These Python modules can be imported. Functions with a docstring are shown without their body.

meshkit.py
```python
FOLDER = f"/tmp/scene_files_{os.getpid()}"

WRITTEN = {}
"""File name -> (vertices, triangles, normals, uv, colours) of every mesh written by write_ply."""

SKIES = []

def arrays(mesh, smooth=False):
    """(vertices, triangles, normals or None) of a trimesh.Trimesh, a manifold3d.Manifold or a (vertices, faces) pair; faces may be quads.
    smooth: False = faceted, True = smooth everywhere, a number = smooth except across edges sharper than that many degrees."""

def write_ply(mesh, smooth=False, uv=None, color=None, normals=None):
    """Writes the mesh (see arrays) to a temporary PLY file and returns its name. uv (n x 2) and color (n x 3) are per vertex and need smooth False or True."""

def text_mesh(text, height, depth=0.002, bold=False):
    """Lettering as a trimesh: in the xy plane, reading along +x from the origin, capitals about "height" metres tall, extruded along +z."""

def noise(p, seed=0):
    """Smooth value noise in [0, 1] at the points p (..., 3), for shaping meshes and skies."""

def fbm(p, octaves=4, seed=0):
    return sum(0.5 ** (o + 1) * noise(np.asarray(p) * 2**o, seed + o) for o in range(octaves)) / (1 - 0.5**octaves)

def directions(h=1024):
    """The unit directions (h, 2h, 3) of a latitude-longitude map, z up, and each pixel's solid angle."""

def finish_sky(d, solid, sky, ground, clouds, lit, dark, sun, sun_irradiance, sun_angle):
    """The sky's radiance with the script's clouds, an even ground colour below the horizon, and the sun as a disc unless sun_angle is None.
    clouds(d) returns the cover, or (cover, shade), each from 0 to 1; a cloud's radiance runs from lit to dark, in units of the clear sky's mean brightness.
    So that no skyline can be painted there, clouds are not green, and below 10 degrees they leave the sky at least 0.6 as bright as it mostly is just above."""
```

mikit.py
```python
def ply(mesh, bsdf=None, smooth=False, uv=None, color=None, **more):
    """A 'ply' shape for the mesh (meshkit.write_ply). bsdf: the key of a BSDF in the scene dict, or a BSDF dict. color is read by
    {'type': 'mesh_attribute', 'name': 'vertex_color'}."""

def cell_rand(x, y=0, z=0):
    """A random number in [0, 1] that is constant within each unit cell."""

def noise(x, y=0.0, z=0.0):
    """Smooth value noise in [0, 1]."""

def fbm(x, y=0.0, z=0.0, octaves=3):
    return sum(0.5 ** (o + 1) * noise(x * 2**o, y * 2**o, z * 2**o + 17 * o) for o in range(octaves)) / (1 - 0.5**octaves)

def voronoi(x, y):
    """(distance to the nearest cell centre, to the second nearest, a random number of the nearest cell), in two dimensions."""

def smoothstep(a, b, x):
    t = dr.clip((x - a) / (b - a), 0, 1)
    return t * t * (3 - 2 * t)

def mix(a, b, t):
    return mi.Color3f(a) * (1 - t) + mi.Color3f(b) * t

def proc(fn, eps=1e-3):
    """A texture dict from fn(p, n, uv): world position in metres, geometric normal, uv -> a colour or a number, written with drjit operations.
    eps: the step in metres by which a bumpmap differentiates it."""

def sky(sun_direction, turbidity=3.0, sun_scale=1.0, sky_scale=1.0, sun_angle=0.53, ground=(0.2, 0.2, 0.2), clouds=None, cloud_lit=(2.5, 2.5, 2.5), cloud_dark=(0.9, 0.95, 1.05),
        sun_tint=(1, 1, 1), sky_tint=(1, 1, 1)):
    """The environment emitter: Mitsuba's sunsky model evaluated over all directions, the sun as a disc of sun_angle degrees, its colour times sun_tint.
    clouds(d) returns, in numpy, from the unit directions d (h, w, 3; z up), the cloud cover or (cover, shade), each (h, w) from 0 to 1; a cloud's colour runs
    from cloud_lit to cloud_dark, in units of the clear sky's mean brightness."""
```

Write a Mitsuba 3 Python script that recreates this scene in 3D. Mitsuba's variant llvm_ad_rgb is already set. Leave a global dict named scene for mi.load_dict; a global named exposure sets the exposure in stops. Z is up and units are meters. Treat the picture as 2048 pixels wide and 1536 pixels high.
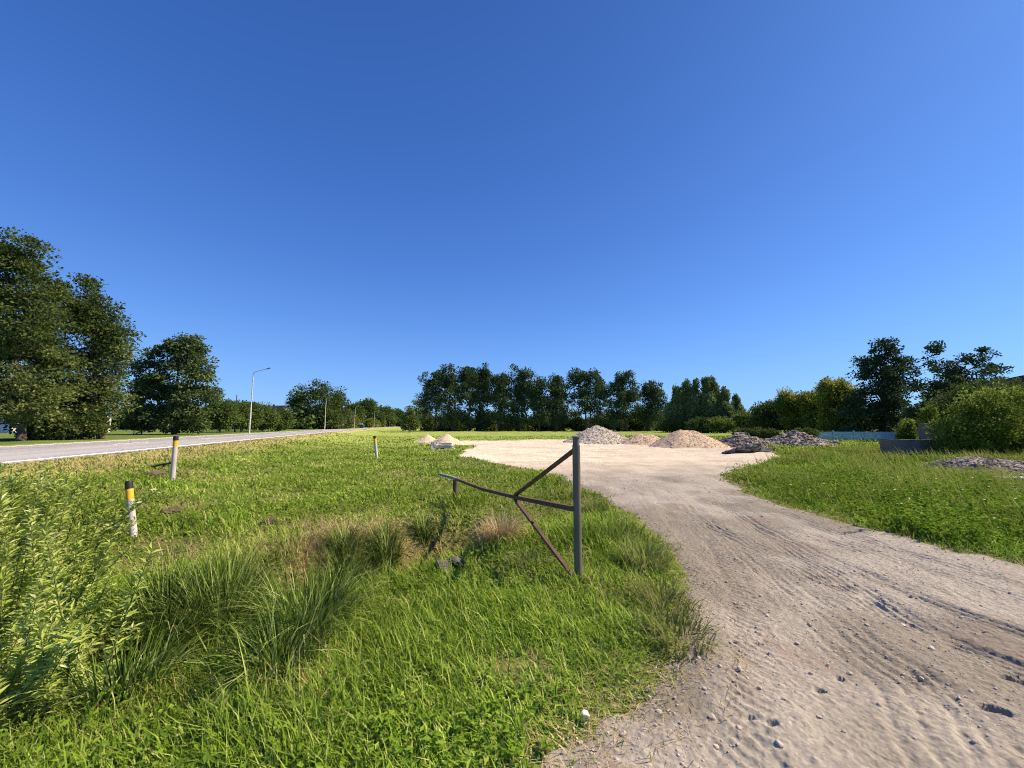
import math, random
import numpy as np, trimesh, mitsuba as mi, mikit, meshkit, drjit as dr
from scipy.spatial import cKDTree
from shapely.geometry import Polygon
import shapely

# ------------------------------------------------------------------ camera, sky, exposure
T = mi.ScalarTransform4f
scene, labels = {}, {}
F, W2, H2, EYE = 769.0, 2048, 1536, 1.55          # lens in photograph pixels, eye height
PITCH = math.atan(84 / 769)
CP, SP = math.cos(PITCH), math.sin(PITCH)
scene['camera'] = {'type': 'perspective', 'fov': math.degrees(2 * math.atan(1024 / F)), 'fov_axis': 'x', 'near_clip': 0.05, 'far_clip': 4000.0,
                   'to_world': T().look_at(origin=[0, 0, EYE], target=[0, CP, EYE + SP], up=[0, 0, 1])}
SUN_AZ, SUN_EL = math.radians(82), math.radians(45)
SUN = (math.sin(SUN_AZ) * math.cos(SUN_EL), math.cos(SUN_AZ) * math.cos(SUN_EL), math.sin(SUN_EL))
def horizon_haze(d):
    return .55 * np.exp(-np.maximum(d[..., 2], 0) / .13)


scene['sky'] = mikit.sky(SUN, turbidity=2.4, sky_tint=(0.355, 0.575, 1.02), clouds=horizon_haze, cloud_lit=(1.5, 2.4, 2.9), sun_tint=(1.0, 0.96, 0.88), ground=(0.12, 0.13, 0.07))
exposure = 2.38

rng = np.random.default_rng(7)
fbm, vnoise, mix, sst = mikit.fbm, mikit.noise, mikit.mix, mikit.smoothstep


def ray(px, py):
    u = 768 - py
    return np.array([px - 1024, F * CP - u * SP, F * SP + u * CP])


def gp(px, py, z=0.0):
    """Point of the level z that the photograph shows at a pixel."""
    r = ray(px, py)
    t = (z - EYE) / r[2]
    return np.array([r[0] * t, r[1] * t])


def hp(px, py, d):
    """Point at the distance d (metres ahead) that the photograph shows at a pixel."""
    r = ray(px, py)
    t = d / r[1]
    return np.array([r[0] * t, d, EYE + r[2] * t])


def np_fbm(x, y, s, octaves=3, seed=0):
    p = np.stack([np.asarray(x, float) * s, np.asarray(y, float) * s, np.zeros_like(np.asarray(x, float))], -1)
    return meshkit.fbm(p, octaves, seed)


def step(a, b, x):
    t = np.clip((x - a) / (b - a), 0, 1)
    return t * t * (3 - 2 * t)


# ------------------------------------------------------------------ entries and labels
def free(name):
    if name not in used:
        used.add(name)
        return name
    k = 1
    while f'{name}_{k:03d}' in used:
        k += 1
    used.add(f'{name}_{k:03d}')
    return f'{name}_{k:03d}'


used = set()


def put(name, mesh, bsdf, parent=None, smooth=False, **kw):
    key = free(f'{parent}__{name}' if parent else name)
    scene[key] = mikit.ply(mesh, bsdf, smooth=smooth, **kw)
    return key


def thing(name, label, cat, group=None):
    key = free(name)
    labels[key] = {'label': label, 'category': cat}
    if group:
        labels[key]['group'] = group
    return key


def single(name, mesh, bsdf, label, cat, group=None, smooth=False, **kw):
    key = put(name, mesh, bsdf, None, smooth, **kw)
    labels[key] = {'label': label, 'category': cat}
    if group:
        labels[key]['group'] = group
    return key


def structure(key, label):
    labels[key] = {'label': label, 'category': key.replace('_', ' '), 'kind': 'structure'}


def stuff(key, label, cat):
    labels[key] = {'label': label, 'category': cat, 'kind': 'stuff'}


# ------------------------------------------------------------------ mesh helpers
def join(ms):
    v, f, at = [], [], 0
    for m in ms:
        a, b = (m.vertices, m.faces) if hasattr(m, 'vertices') else m
        v.append(np.asarray(a, float))
        f.append(np.asarray(b, int) + at)
        at += len(a)
    return np.vstack(v), np.vstack(f)


def tube(pts, rad, sides=6, cap=True):
    p = np.asarray(pts, float)
    n = len(p)
    r = np.broadcast_to(np.asarray(rad, float), (n,))
    t = np.gradient(p, axis=0)
    t /= np.linalg.norm(t, axis=1, keepdims=True) + 1e-12
    ref = np.array([1.0, 0, 0]) if abs(t[:, 2]).mean() > 0.7 else np.array([0, 0, 1.0])
    a = np.cross(t, ref)
    a /= np.linalg.norm(a, axis=1, keepdims=True) + 1e-12
    b = np.cross(t, a)
    ang = np.arange(sides) * 2 * np.pi / sides + np.pi / sides
    v = p[:, None] + r[:, None, None] * (np.cos(ang)[None, :, None] * a[:, None] + np.sin(ang)[None, :, None] * b[:, None])
    i, j = np.meshgrid(np.arange(n - 1), np.arange(sides), indexing='ij')
    q = np.stack([i * sides + j, i * sides + (j + 1) % sides, (i + 1) * sides + (j + 1) % sides, (i + 1) * sides + j], -1).reshape(-1, 4)
    f = np.vstack([q[:, [0, 2, 1]], q[:, [0, 3, 2]]])
    v = v.reshape(-1, 3)
    if cap:
        v = np.vstack([v, p[0], p[-1]])
        k = np.arange(sides)
        f = np.vstack([f, np.stack([k, (k + 1) % sides, k * 0 + n * sides], 1), np.stack([(n - 1) * sides + (k + 1) % sides, (n - 1) * sides + k, k * 0 + n * sides + 1], 1)])
    return v, f


def box(cx, cy, cz, sx, sy, sz, rz=0.0, tilt=(0, 0), jag=0.0, seed=0):
    m = trimesh.creation.box((sx, sy, sz))
    if jag:
        m = m.subdivide().subdivide()
        v = np.array(m.vertices)
        r = np.random.default_rng(seed)
        v += (meshkit.fbm(v * 4 / max(sx, sy, sz) + seed, 2)[:, None] - .5) * jag * np.sign(v) + r.normal(0, jag * .08, v.shape)
        m = trimesh.Trimesh(v, m.faces, process=False)
    m.apply_transform(trimesh.transformations.euler_matrix(tilt[0], tilt[1], rz))
    m.apply_translation((cx, cy, cz))
    return m


def bevel_box(sx, sy, sz, b=0.01):
    import manifold3d as m3
    pts = [(x * (sx / 2 - (b if k != 0 else 0)), y * (sy / 2 - (b if k != 1 else 0)), z * (sz / 2 - (b if k != 2 else 0)))
           for x in (-1, 1) for y in (-1, 1) for z in (-1, 1) for k in range(3)]
    m = m3.Manifold.hull_points(np.array(pts))
    a = m.to_mesh()
    return trimesh.Trimesh(a.vert_properties[:, :3], a.tri_verts, process=False)


def bar(p0, p1, w, h):
    """A straight square-section bar between two points."""
    p0, p1 = np.asarray(p0, float), np.asarray(p1, float)
    d = p1 - p0
    L = np.linalg.norm(d)
    m = bevel_box(L, w, h, min(w, h) * .12)
    z = d / L
    y = np.cross([0, 0, 1.0], z)
    y /= np.linalg.norm(y)
    M = np.eye(4)
    M[:3, 0], M[:3, 1], M[:3, 2], M[:3, 3] = z, y, np.cross(z, y), (p0 + p1) / 2
    m.apply_transform(M)
    return m


ICO1, ICO0 = trimesh.creation.icosphere(subdivisions=1), trimesh.creation.icosphere(subdivisions=0)


def rock(seed, size, flat=.6, base=ICO1):
    r = np.random.default_rng(seed)
    v = np.array(base.vertices)
    for _ in range(5):
        d = r.normal(size=3)
        d /= np.linalg.norm(d)
        v -= np.maximum(v @ d - r.uniform(.45, .85), 0)[:, None] * d
    v *= r.uniform(.7, 1.25, 3) * np.array([1, 1, flat]) * size
    a = r.uniform(0, 6.28)
    c, s = math.cos(a), math.sin(a)
    return v @ np.array([[c, -s, 0], [s, c, 0], [0, 0, 1]]).T, np.array(base.faces)


def kites(base, d, n, L, w, rnd, fold=.15, tipdrop=0.0):
    """Leaf blades: base point, direction, normal, length, width; two folded triangles each. uv = (random per leaf, random per clump)."""
    d = d / (np.linalg.norm(d, axis=1, keepdims=True) + 1e-9)
    s = np.cross(d, n)
    s /= np.linalg.norm(s, axis=1, keepdims=True) + 1e-9
    n = np.cross(s, d)
    L, w = L[:, None], w[:, None]
    mid = base + d * L * .45 + n * w * fold
    v = np.stack([base, mid + s * w / 2, base + d * L - n * L * tipdrop, mid - s * w / 2], 1).reshape(-1, 3)
    k = np.arange(len(base))[:, None] * 4
    f = np.stack([k + [0, 1, 2], k + [0, 2, 3]], 1).reshape(-1, 3)
    return (v, f), np.repeat(rnd, 4, axis=0)


def blades(x, y, z, az, L, w, tilt, bend, rnd, seg=2):
    """Grass blades, one tapering strip of seg quads each with a pointed tip."""
    n = len(x)
    h = np.stack([np.cos(az), np.sin(az), 0 * az], 1)
    side = np.stack([-np.sin(az), np.cos(az), 0 * az], 1)
    p = np.stack([x, y, z], 1)
    rows = []
    for k in range(seg + 1):
        u = k / (seg + .0)
        wk = w * (1 - u ** 1.6) if k < seg else 0 * w
        if k < seg:
            rows += [p - side * wk[:, None] / 2, p + side * wk[:, None] / 2]
        else:
            rows += [p]
        th = tilt + bend * (k + .5) / seg
        p = p + (h * np.sin(th)[:, None] + np.array([0, 0, 1.0]) * np.cos(th)[:, None]) * (L / seg)[:, None]
    nv = 2 * seg + 1
    v = np.stack(rows, 1).reshape(-1, 3)
    k0 = np.arange(n)[:, None] * nv
    fs = []
    for k in range(seg - 1):
        fs += [k0 + [2 * k, 2 * k + 1, 2 * k + 3], k0 + [2 * k, 2 * k + 3, 2 * k + 2]]
    fs += [k0 + [2 * seg - 2, 2 * seg - 1, 2 * seg]]
    return (v, np.stack(fs, 1).reshape(-1, 3)), np.repeat(rnd, nv, axis=0)


# ------------------------------------------------------------------ materials
def P(name, color, rough=.8, **kw):
    scene[name] = {'type': 'twosided', 'b': {'type': 'principled', 'base_color': mikit.proc(color) if callable(color) else {'type': 'rgb', 'value': list(color)}, 'roughness': rough, 'specular': kw.pop('specular', .3), **kw}}
    return name


def leafmat(name, palette, rough=.45, trans=.7, region=.25, warm=None):
    """Leaf colours: each leaf and each clump picks its tone; a slow drift over the ground."""
    def fn(p, n, uv):
        a, b, c = palette
        t = uv.x * .55 + uv.y * .45
        col = mix(mix(a, b, sst(.05, .6, t)), c, sst(.62, 1.0, t))
        return col * (1 - region + 2 * region * fbm(p.x * .9, p.y * .9, p.z * .9, 2))
    scene[name] = {'type': 'principledthin', 'base_color': mikit.proc(fn), 'roughness': rough, 'diff_trans': trans, 'spec_trans': 0.0, 'eta': 1.4}
    return name


def edge_x(y):
    return -15.7 - .31 * (y - 17.9) + 4.3e-4 * np.maximum(y - 82, 0) ** 2


def dj_r(p):
    b = dr.maximum(p.y - 82, 0)
    return (p.x - (-15.7 - .31 * (p.y - 17.9) + 4.3e-4 * b * b)) * .955


def dj_dry(p):
    """How dry the grass is: the verge along the road, patches on the ditch bank, drifts in the field."""
    r = dj_r(p)
    verge = sst(.0, .5, r) * (1 - sst(1.9, 3.8, r + 2.2 * (fbm(p.x * .5, p.y * .5, 3.0, 3) - .5)))
    bx, by = p.x + 2.5, p.y - 5.9
    bank = dr.exp(-(bx * bx / 3.2 + by * by / 1.1)) * sst(.30, .52, fbm(p.x * 1.6, p.y * 1.6, 5.0, 3))
    return dr.clip(verge * .85 + bank * .85 + .35 * sst(.58, .8, fbm(p.x * .8, p.y * .8, 9.0, 3)), 0, 1)


def ground_col(p, n, uv):
    g = mix((.085, .11, .028), (.15, .18, .045), fbm(p.x * .35, p.y * .35, 0, 3))
    g = mix(g, (.030, .028, .016), sst(.16, .36, -p.z) * (1 - sst(12, 20, p.y)))  # wet ditch soil, darkened with depth so colour carries the shade of the hollow
    g = mix(g, (.13, .10, .055), .5 * sst(.45, .8, fbm(p.x * 2.3, p.y * 2.3, 1.0, 3)))
    far = sst(14.0, 40.0, p.y)
    g = mix(g, mix((.14, .20, .04), (.235, .285, .07), fbm(p.x * .22, p.y * .5, 2.0, 4)), far)
    g = mix(g, (.06, .095, .024), 1 - sst(-10.5, -9.0, dj_r(p)))  # darker grass across the road, with the tree shade put into its colour
    g = mix(g, mix((.36, .33, .14), (.26, .25, .10), fbm(p.x * 1.5, p.y * 1.5, 4.0, 2)), dj_dry(p) * (.55 + .35 * far))
    return g


def grass_col(p, n, uv):
    t = uv.x
    g = mix(mix((.085, .17, .018), (.205, .325, .036), sst(.1, .6, t)), (.44, .52, .15), sst(.62, 1.0, t))
    g = g * (.45 + 1.1 * fbm(p.x * .8, p.y * .8, 2.0, 3))
    straw = mix((.52, .46, .21), (.36, .33, .13), uv.x)
    return mix(g, straw, sst(.0, .10, dj_dry(p) * .95 - uv.y))


def dirt_col(p, n, uv):
    a = fbm(p.x * 1.1, p.y * 1.1, 0, 4)
    fine = fbm(p.x * 60, p.y * 60, 3.0, 2)
    brown = mix((.205, .190, .158), (.305, .289, .248), sst(.3, .7, a)) * (.74 + .52 * fine)
    brown = mix(brown, (.22, .175, .14), .5 * sst(.62, .8, fbm(p.x * 2.6, p.y * 2.6, 8.0, 4)))
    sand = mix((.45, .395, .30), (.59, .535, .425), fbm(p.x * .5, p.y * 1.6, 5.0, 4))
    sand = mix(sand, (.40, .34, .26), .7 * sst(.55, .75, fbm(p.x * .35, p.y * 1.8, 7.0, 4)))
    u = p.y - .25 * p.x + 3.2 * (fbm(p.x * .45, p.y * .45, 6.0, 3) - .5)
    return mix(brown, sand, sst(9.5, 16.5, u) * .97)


def asphalt_col(p, n, uv):
    r = dj_r(p)
    c = mix((.215, .22, .228), (.272, .275, .28), fbm(p.x * .6, p.y * .6, 0, 4))
    c = c * (.9 + .2 * fbm(p.x * 22, p.y * 22, 2.0, 2))
    worn = sst(-4.9, -4.3, r) * .18 + .82
    return c * worn * (1 - .14 * sst(.35, .6, fbm(r * 1.6, p.y * .05, 9.0, 2)))


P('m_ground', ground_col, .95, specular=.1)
P('m_asphalt', asphalt_col, .85)
P('m_line', lambda p, n, uv: mix((.78, .78, .76), (.60, .60, .59), sst(.5, .75, fbm(p.x * 5, p.y * 5, 0, 3))), .7)
P('m_dirt_flat', dirt_col, .95, specular=.1)
scene['m_dirt'] = {'type': 'bumpmap', 'arbitrary': mikit.proc(lambda p, n, uv: .011 * fbm(p.x * 42, p.y * 42, p.z * 42, 2), eps=4e-3), 'scale': 1.0, 'nested': scene.pop('m_dirt_flat')}
scene['m_grass'] = {'type': 'principledthin', 'base_color': mikit.proc(grass_col), 'roughness': .42, 'diff_trans': .6, 'spec_trans': 0.0, 'eta': 1.4}
leafmat('m_weed', ((.085, .175, .02), (.19, .315, .034), (.36, .46, .09)), .42, .75)
leafmat('m_sedge', ((.028, .062, .012), (.12, .20, .03), (.42, .50, .18)), .4, .4)
leafmat('m_meadow', ((.12, .17, .04), (.20, .245, .065), (.42, .42, .22)), .45, .7)
leafmat('m_straw', ((.36, .27, .14), (.50, .40, .23), (.62, .53, .35)), .6, .4)
leafmat('m_willow', ((.25, .34, .06), (.42, .52, .13), (.60, .66, .36)), .36, .6)
leafmat('m_linden', ((0.048, 0.081, 0.025), (0.115, 0.161, 0.046), (0.276, 0.310, 0.098)), .5, .6)
leafmat('m_conifer_like', ((0.046, 0.081, 0.030), (0.098, 0.149, 0.053), (0.207, 0.265, 0.103)), .5, .4)
leafmat('m_orchard', ((.06, .105, .028), (.12, .18, .046), (.21, .28, .085)), .5, .6)
leafmat('m_row', ((0.043, 0.078, 0.035), (0.089, 0.142, 0.057), (0.189, 0.257, 0.108)), .5, .6)
leafmat('m_understory', ((0.096, 0.144, 0.036), (0.168, 0.222, 0.054), (0.300, 0.336, 0.108)), .5, .7)
leafmat('m_poplar', ((0.104, 0.163, 0.065), (0.182, 0.254, 0.098), (0.325, 0.403, 0.195)), .45, .6)
leafmat('m_yellow_bush', ((0.115, 0.161, 0.028), (0.230, 0.270, 0.048), (0.414, 0.425, 0.115)), .45, .85)
leafmat('m_oak', ((0.036, 0.067, 0.031), (0.070, 0.112, 0.045), (0.168, 0.224, 0.105)), .4, .55)
leafmat('m_birch', ((.075, .125, .02), (.165, .235, .038), (.36, .42, .12)), .38, .8)
leafmat('m_dark_bush', ((0.061, 0.095, 0.027), (0.115, 0.162, 0.046), (0.230, 0.270, 0.095)), .5, .55)
P('m_bark', lambda p, n, uv: mix((.055, .045, .036), (.13, .11, .09), fbm(p.x * 14, p.y * 14, p.z * 3, 3)), .9)
P('m_twig', (.11, .12, .045), .8)
P('m_grey_bark', lambda p, n, uv: mix((.13, .12, .105), (.25, .235, .21), fbm(p.x * 9, p.y * 9, p.z * 3, 3)), .9)
P('m_gravel', lambda p, n, uv: mix((.32, .29, .235), (.60, .55, .46), fbm(p.x * 5.5, p.y * 5.5, p.z * 5.5, 2)), .9)
P('m_tan_gravel', lambda p, n, uv: mix((.36, .28, .195), (.60, .48, .35), fbm(p.x * 5, p.y * 5, p.z * 5, 3)), .9)
P('m_sand', lambda p, n, uv: mix((.50, .41, .28), (.64, .54, .39), fbm(p.x * 3, p.y * 3, p.z * 3, 3)), .95)
P('m_rubble', lambda p, n, uv: mix((.10, .09, .078), (.40, .35, .295), sst(.3, .75, fbm(p.x * 4.0, p.y * 4.0, p.z * 4.0, 3))), .9)
P('m_soil', lambda p, n, uv: mix((.055, .042, .03), (.15, .115, .08), fbm(p.x * 20, p.y * 20, p.z * 20, 3)), .95)
P('m_stone', lambda p, n, uv: mix((.36, .31, .255), (.56, .50, .43), fbm(p.x * 30, p.y * 30, p.z * 30, 2)), .9)
P('m_pale_stone', lambda p, n, uv: mix((.50, .46, .39), (.68, .64, .57), fbm(p.x * 40, p.y * 40, p.z * 40, 2)), .85)
P('m_dark_stone', lambda p, n, uv: mix((.04, .038, .036), (.15, .142, .13), fbm(p.x * 18, p.y * 18, p.z * 18, 3)), .7)
P('m_concrete', lambda p, n, uv: mix((.34, .315, .28), (.58, .545, .49), fbm(p.x * 3.5, p.y * 3.5, p.z * 3.5, 4)), .9)
P('m_old_concrete', lambda p, n, uv: mix((.085, .075, .068), (.20, .18, .165), fbm(p.x * 3, p.y * 3, p.z * 1.2, 4)), .9)
P('m_steel', lambda p, n, uv: mix((.07, .066, .052), (.165, .155, .125), fbm(p.x * 16, p.y * 16, p.z * 4, 4)), .55, specular=.5)
P('m_rust', lambda p, n, uv: mix((.045, .036, .030), (.17, .098, .062), fbm(p.x * 12, p.y * 12, p.z * 12, 4)), .7)
P('m_faded_blue', lambda p, n, uv: mix((.09, .14, .13), (.27, .33, .30), fbm(p.x * 10, p.y * 10, p.z * 10, 3)), .6)
P('m_white_plastic', lambda p, n, uv: mix((.36, .34, .32), (.62, .60, .575), fbm(p.x * 8, p.y * 8, p.z * 3, 3)), .5)
P('m_yellow', lambda p, n, uv: mix((.62, .36, .025), (.78, .50, .05), fbm(p.x * 12, p.y * 12, p.z * 12, 2)), .5)
P('m_black', (.022, .022, .022), .5)
P('m_galvanised', (.55, .56, .55), .5)
P('m_pole_wood', (.10, .095, .09), .8)
P('m_plaster', lambda p, n, uv: mix((.60, .57, .52), (.74, .71, .66), fbm(p.x * 1.5, p.y * 1.5, p.z * 1.5, 3)), .85)
P('m_roof', lambda p, n, uv: mix((.075, .062, .055), (.13, .11, .10), fbm(p.x * 2, p.y * 2, p.z * 6, 3)), .8)
P('m_grey_wall', lambda p, n, uv: mix((.11, .115, .115), (.17, .175, .175), fbm(p.x * 1.5, p.y * 1.5, p.z * .6, 3)), .85)
P('m_window', (.03, .035, .04), .15, specular=.6)
P('m_fence_blue', lambda p, n, uv: mix((.20, .34, .44), (.33, .48, .58), fbm(p.x * 1.2, p.y * 1.2, p.z * 5, 3)), .6)
P('m_white', (.75, .75, .74), .6)
P('m_dark_panel', (.10, .10, .105), .6)
P('m_flower', (.80, .80, .76), .6)
scene['m_plastic_sheet'] = {'type': 'twosided', 'b': {'type': 'principled', 'base_color': {'type': 'rgb', 'value': [.10, .11, .13]}, 'roughness': .2, 'specular': .7}}

# ------------------------------------------------------------------ the lie of the land
LEFT = [gp(*q) for q in ((1290, 1400), (1390, 1290), (1372, 1180), (1345, 1100), (1278, 1030), (1170, 975), (1090, 942), (1000, 927), (915, 911), (930, 902), (955, 893), (905, 885), (930, 881), (1100, 880), (1300, 880), (1440, 884), (1530, 900),
                                 (1560, 914), (1500, 930), (1440, 950), (1500, 990), (1600, 1022), (1700, 1047), (1850, 1087), (2048, 1132))]
DIRT = Polygon([(-.30, .4), (-.05, 1.6), gp(1110, 1530)] + LEFT + [(7.5, 4.15), (14, 3.2), (30, 1.5), (30, -8), (-.3, -8)])
SEG = shapely.segmentize(DIRT.exterior, .05)
TREE_EDGE = cKDTree(np.array(SEG.coords))


def inside(x, y):
    """Metres inside (+) or outside (-) the bare ground, with a ragged edge."""
    q = np.stack([np.ravel(x), np.ravel(y)], 1)
    d, _ = TREE_EDGE.query(q)
    s = np.where(shapely.contains_xy(DIRT, q[:, 0], q[:, 1]), d, -d).reshape(np.shape(x))
    k = np.clip(.12 + np.asarray(y) * .045, .15, 1.6)
    return s + (np_fbm(x, y, 1.7, 3, 3) - .5) * .7 * k + (np_fbm(x, y, 6.0, 2, 4) - .5) * .18


DITCH = np.array([(-.35, 6.9), (-.75, 6.3), (-1.25, 5.5), (-1.95, 4.75), (-2.5, 3.7), (-3.05, 2.95), (-4.2, 1.4), (-6, -1.5)])


LINES = {}


def along(poly, x, y):
    """(distance to a polyline, signed offset, length along it)."""
    key = tuple(np.round(np.ravel(poly), 4))
    if key not in LINES:
        line = shapely.LineString(np.asarray(poly, float))
        s = np.linspace(0, line.length, max(8, int(line.length / .04)))
        pts = np.array([line.interpolate(t).coords[0] for t in s])
        for _ in range(3):
            pts[1:-1] = (pts[:-2] + 2 * pts[1:-1] + pts[2:]) / 4
        t = np.gradient(pts, axis=0)
        t /= np.linalg.norm(t, axis=1, keepdims=True)
        LINES[key] = pts, t, s, cKDTree(pts)
    pts, t, s, tree_ = LINES[key]
    q = np.stack([np.ravel(x), np.ravel(y)], 1)
    d, i = tree_.query(q)
    e = q - pts[i]
    off = e[:, 0] * t[i, 1] - e[:, 1] * t[i, 0]
    lon = np.clip((e * t[i]).sum(1), -.03, .03)
    return d.reshape(np.shape(x)), off.reshape(np.shape(x)), (s[i] + lon).reshape(np.shape(x))


def land(x, y):
    x, y = np.asarray(x, float), np.asarray(y, float)
    r = (x - edge_x(np.maximum(y, -40))) * .955
    z = .55 * (1 - step(.9, 7.5, r)) + .5 * step(170, 330, y) * (1 - step(2, 40, r))
    d, _, s = along(DITCH, x, y)
    near = d < 3
    z = z - np.where(near, .95 * np.exp(-(d / .58) ** 2 * 1.1) * step(.0, 1.5, s), 0)
    z = z - .32 * np.exp(-((x + 5.2) / 1.9) ** 2 - ((y - 5.4) / 1.8) ** 2)
    z = z + .05 * np.exp(-((x - .2) / .9) ** 2 - ((y - 3.2) / 1.0) ** 2)
    far = step(6, 60, y)
    z = z + (np_fbm(x, y, .5, 3, 1) - .5) * (.10 + .16 * far) * step(.6, 2.5, r) + (np_fbm(x, y, 2.2, 2, 2) - .5) * .06 * step(.4, 1.5, r) * (1 - far)
    return z


def hit(px, py):
    """Where the ray through a pixel meets the land."""
    z = 0.0
    for _ in range(12):
        p = gp(px, py, z)
        z = .5 * z + .5 * float(land(np.array([p[0]]), np.array([p[1]]))[0])
    return gp(px, py, z)


def axis(fine0, fine1, h0, lo, hi, grow, hmax):
    mid = list(np.arange(fine0, fine1, h0))
    up, h = [], h0
    while (up[-1] if up else mid[-1]) < hi:
        h = min(h * grow, hmax)
        up.append((up[-1] if up else mid[-1]) + h)
    dn, h = [], h0
    while (dn[-1] if dn else mid[0]) > lo:
        h = min(h * grow, hmax)
        dn.append((dn[-1] if dn else mid[0]) - h)
    return np.array(dn[::-1] + mid + up)


def sheet(X, Y, Z, keep=None):
    ny, nx = Z.shape
    i = np.arange(ny * nx).reshape(ny, nx)
    q = np.stack([i[:-1, :-1], i[:-1, 1:], i[1:, 1:], i[1:, :-1]], -1)
    if keep is not None:
        q = q[keep]
    q = q.reshape(-1, 4)
    f = np.vstack([q[:, [0, 1, 2]], q[:, [0, 2, 3]]])
    v = np.stack([X.ravel(), Y.ravel(), Z.ravel()], 1)
    u, inv = np.unique(f, return_inverse=True)
    return v[u], inv.reshape(-1, 3)


gx, gy = axis(-6, 8, .11, -900, 900, 1.07, 60), axis(0, 9, .11, -60, 1500, 1.06, 60)
X, Y = np.meshgrid(gx, gy)
S = inside(X, Y)
Zg = land(X, Y) - .07 * step(.02, .35, S)
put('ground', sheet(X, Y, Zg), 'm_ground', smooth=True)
structure('ground', 'grassy ground with a ditch, a mown field and a raised road verge')

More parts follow.
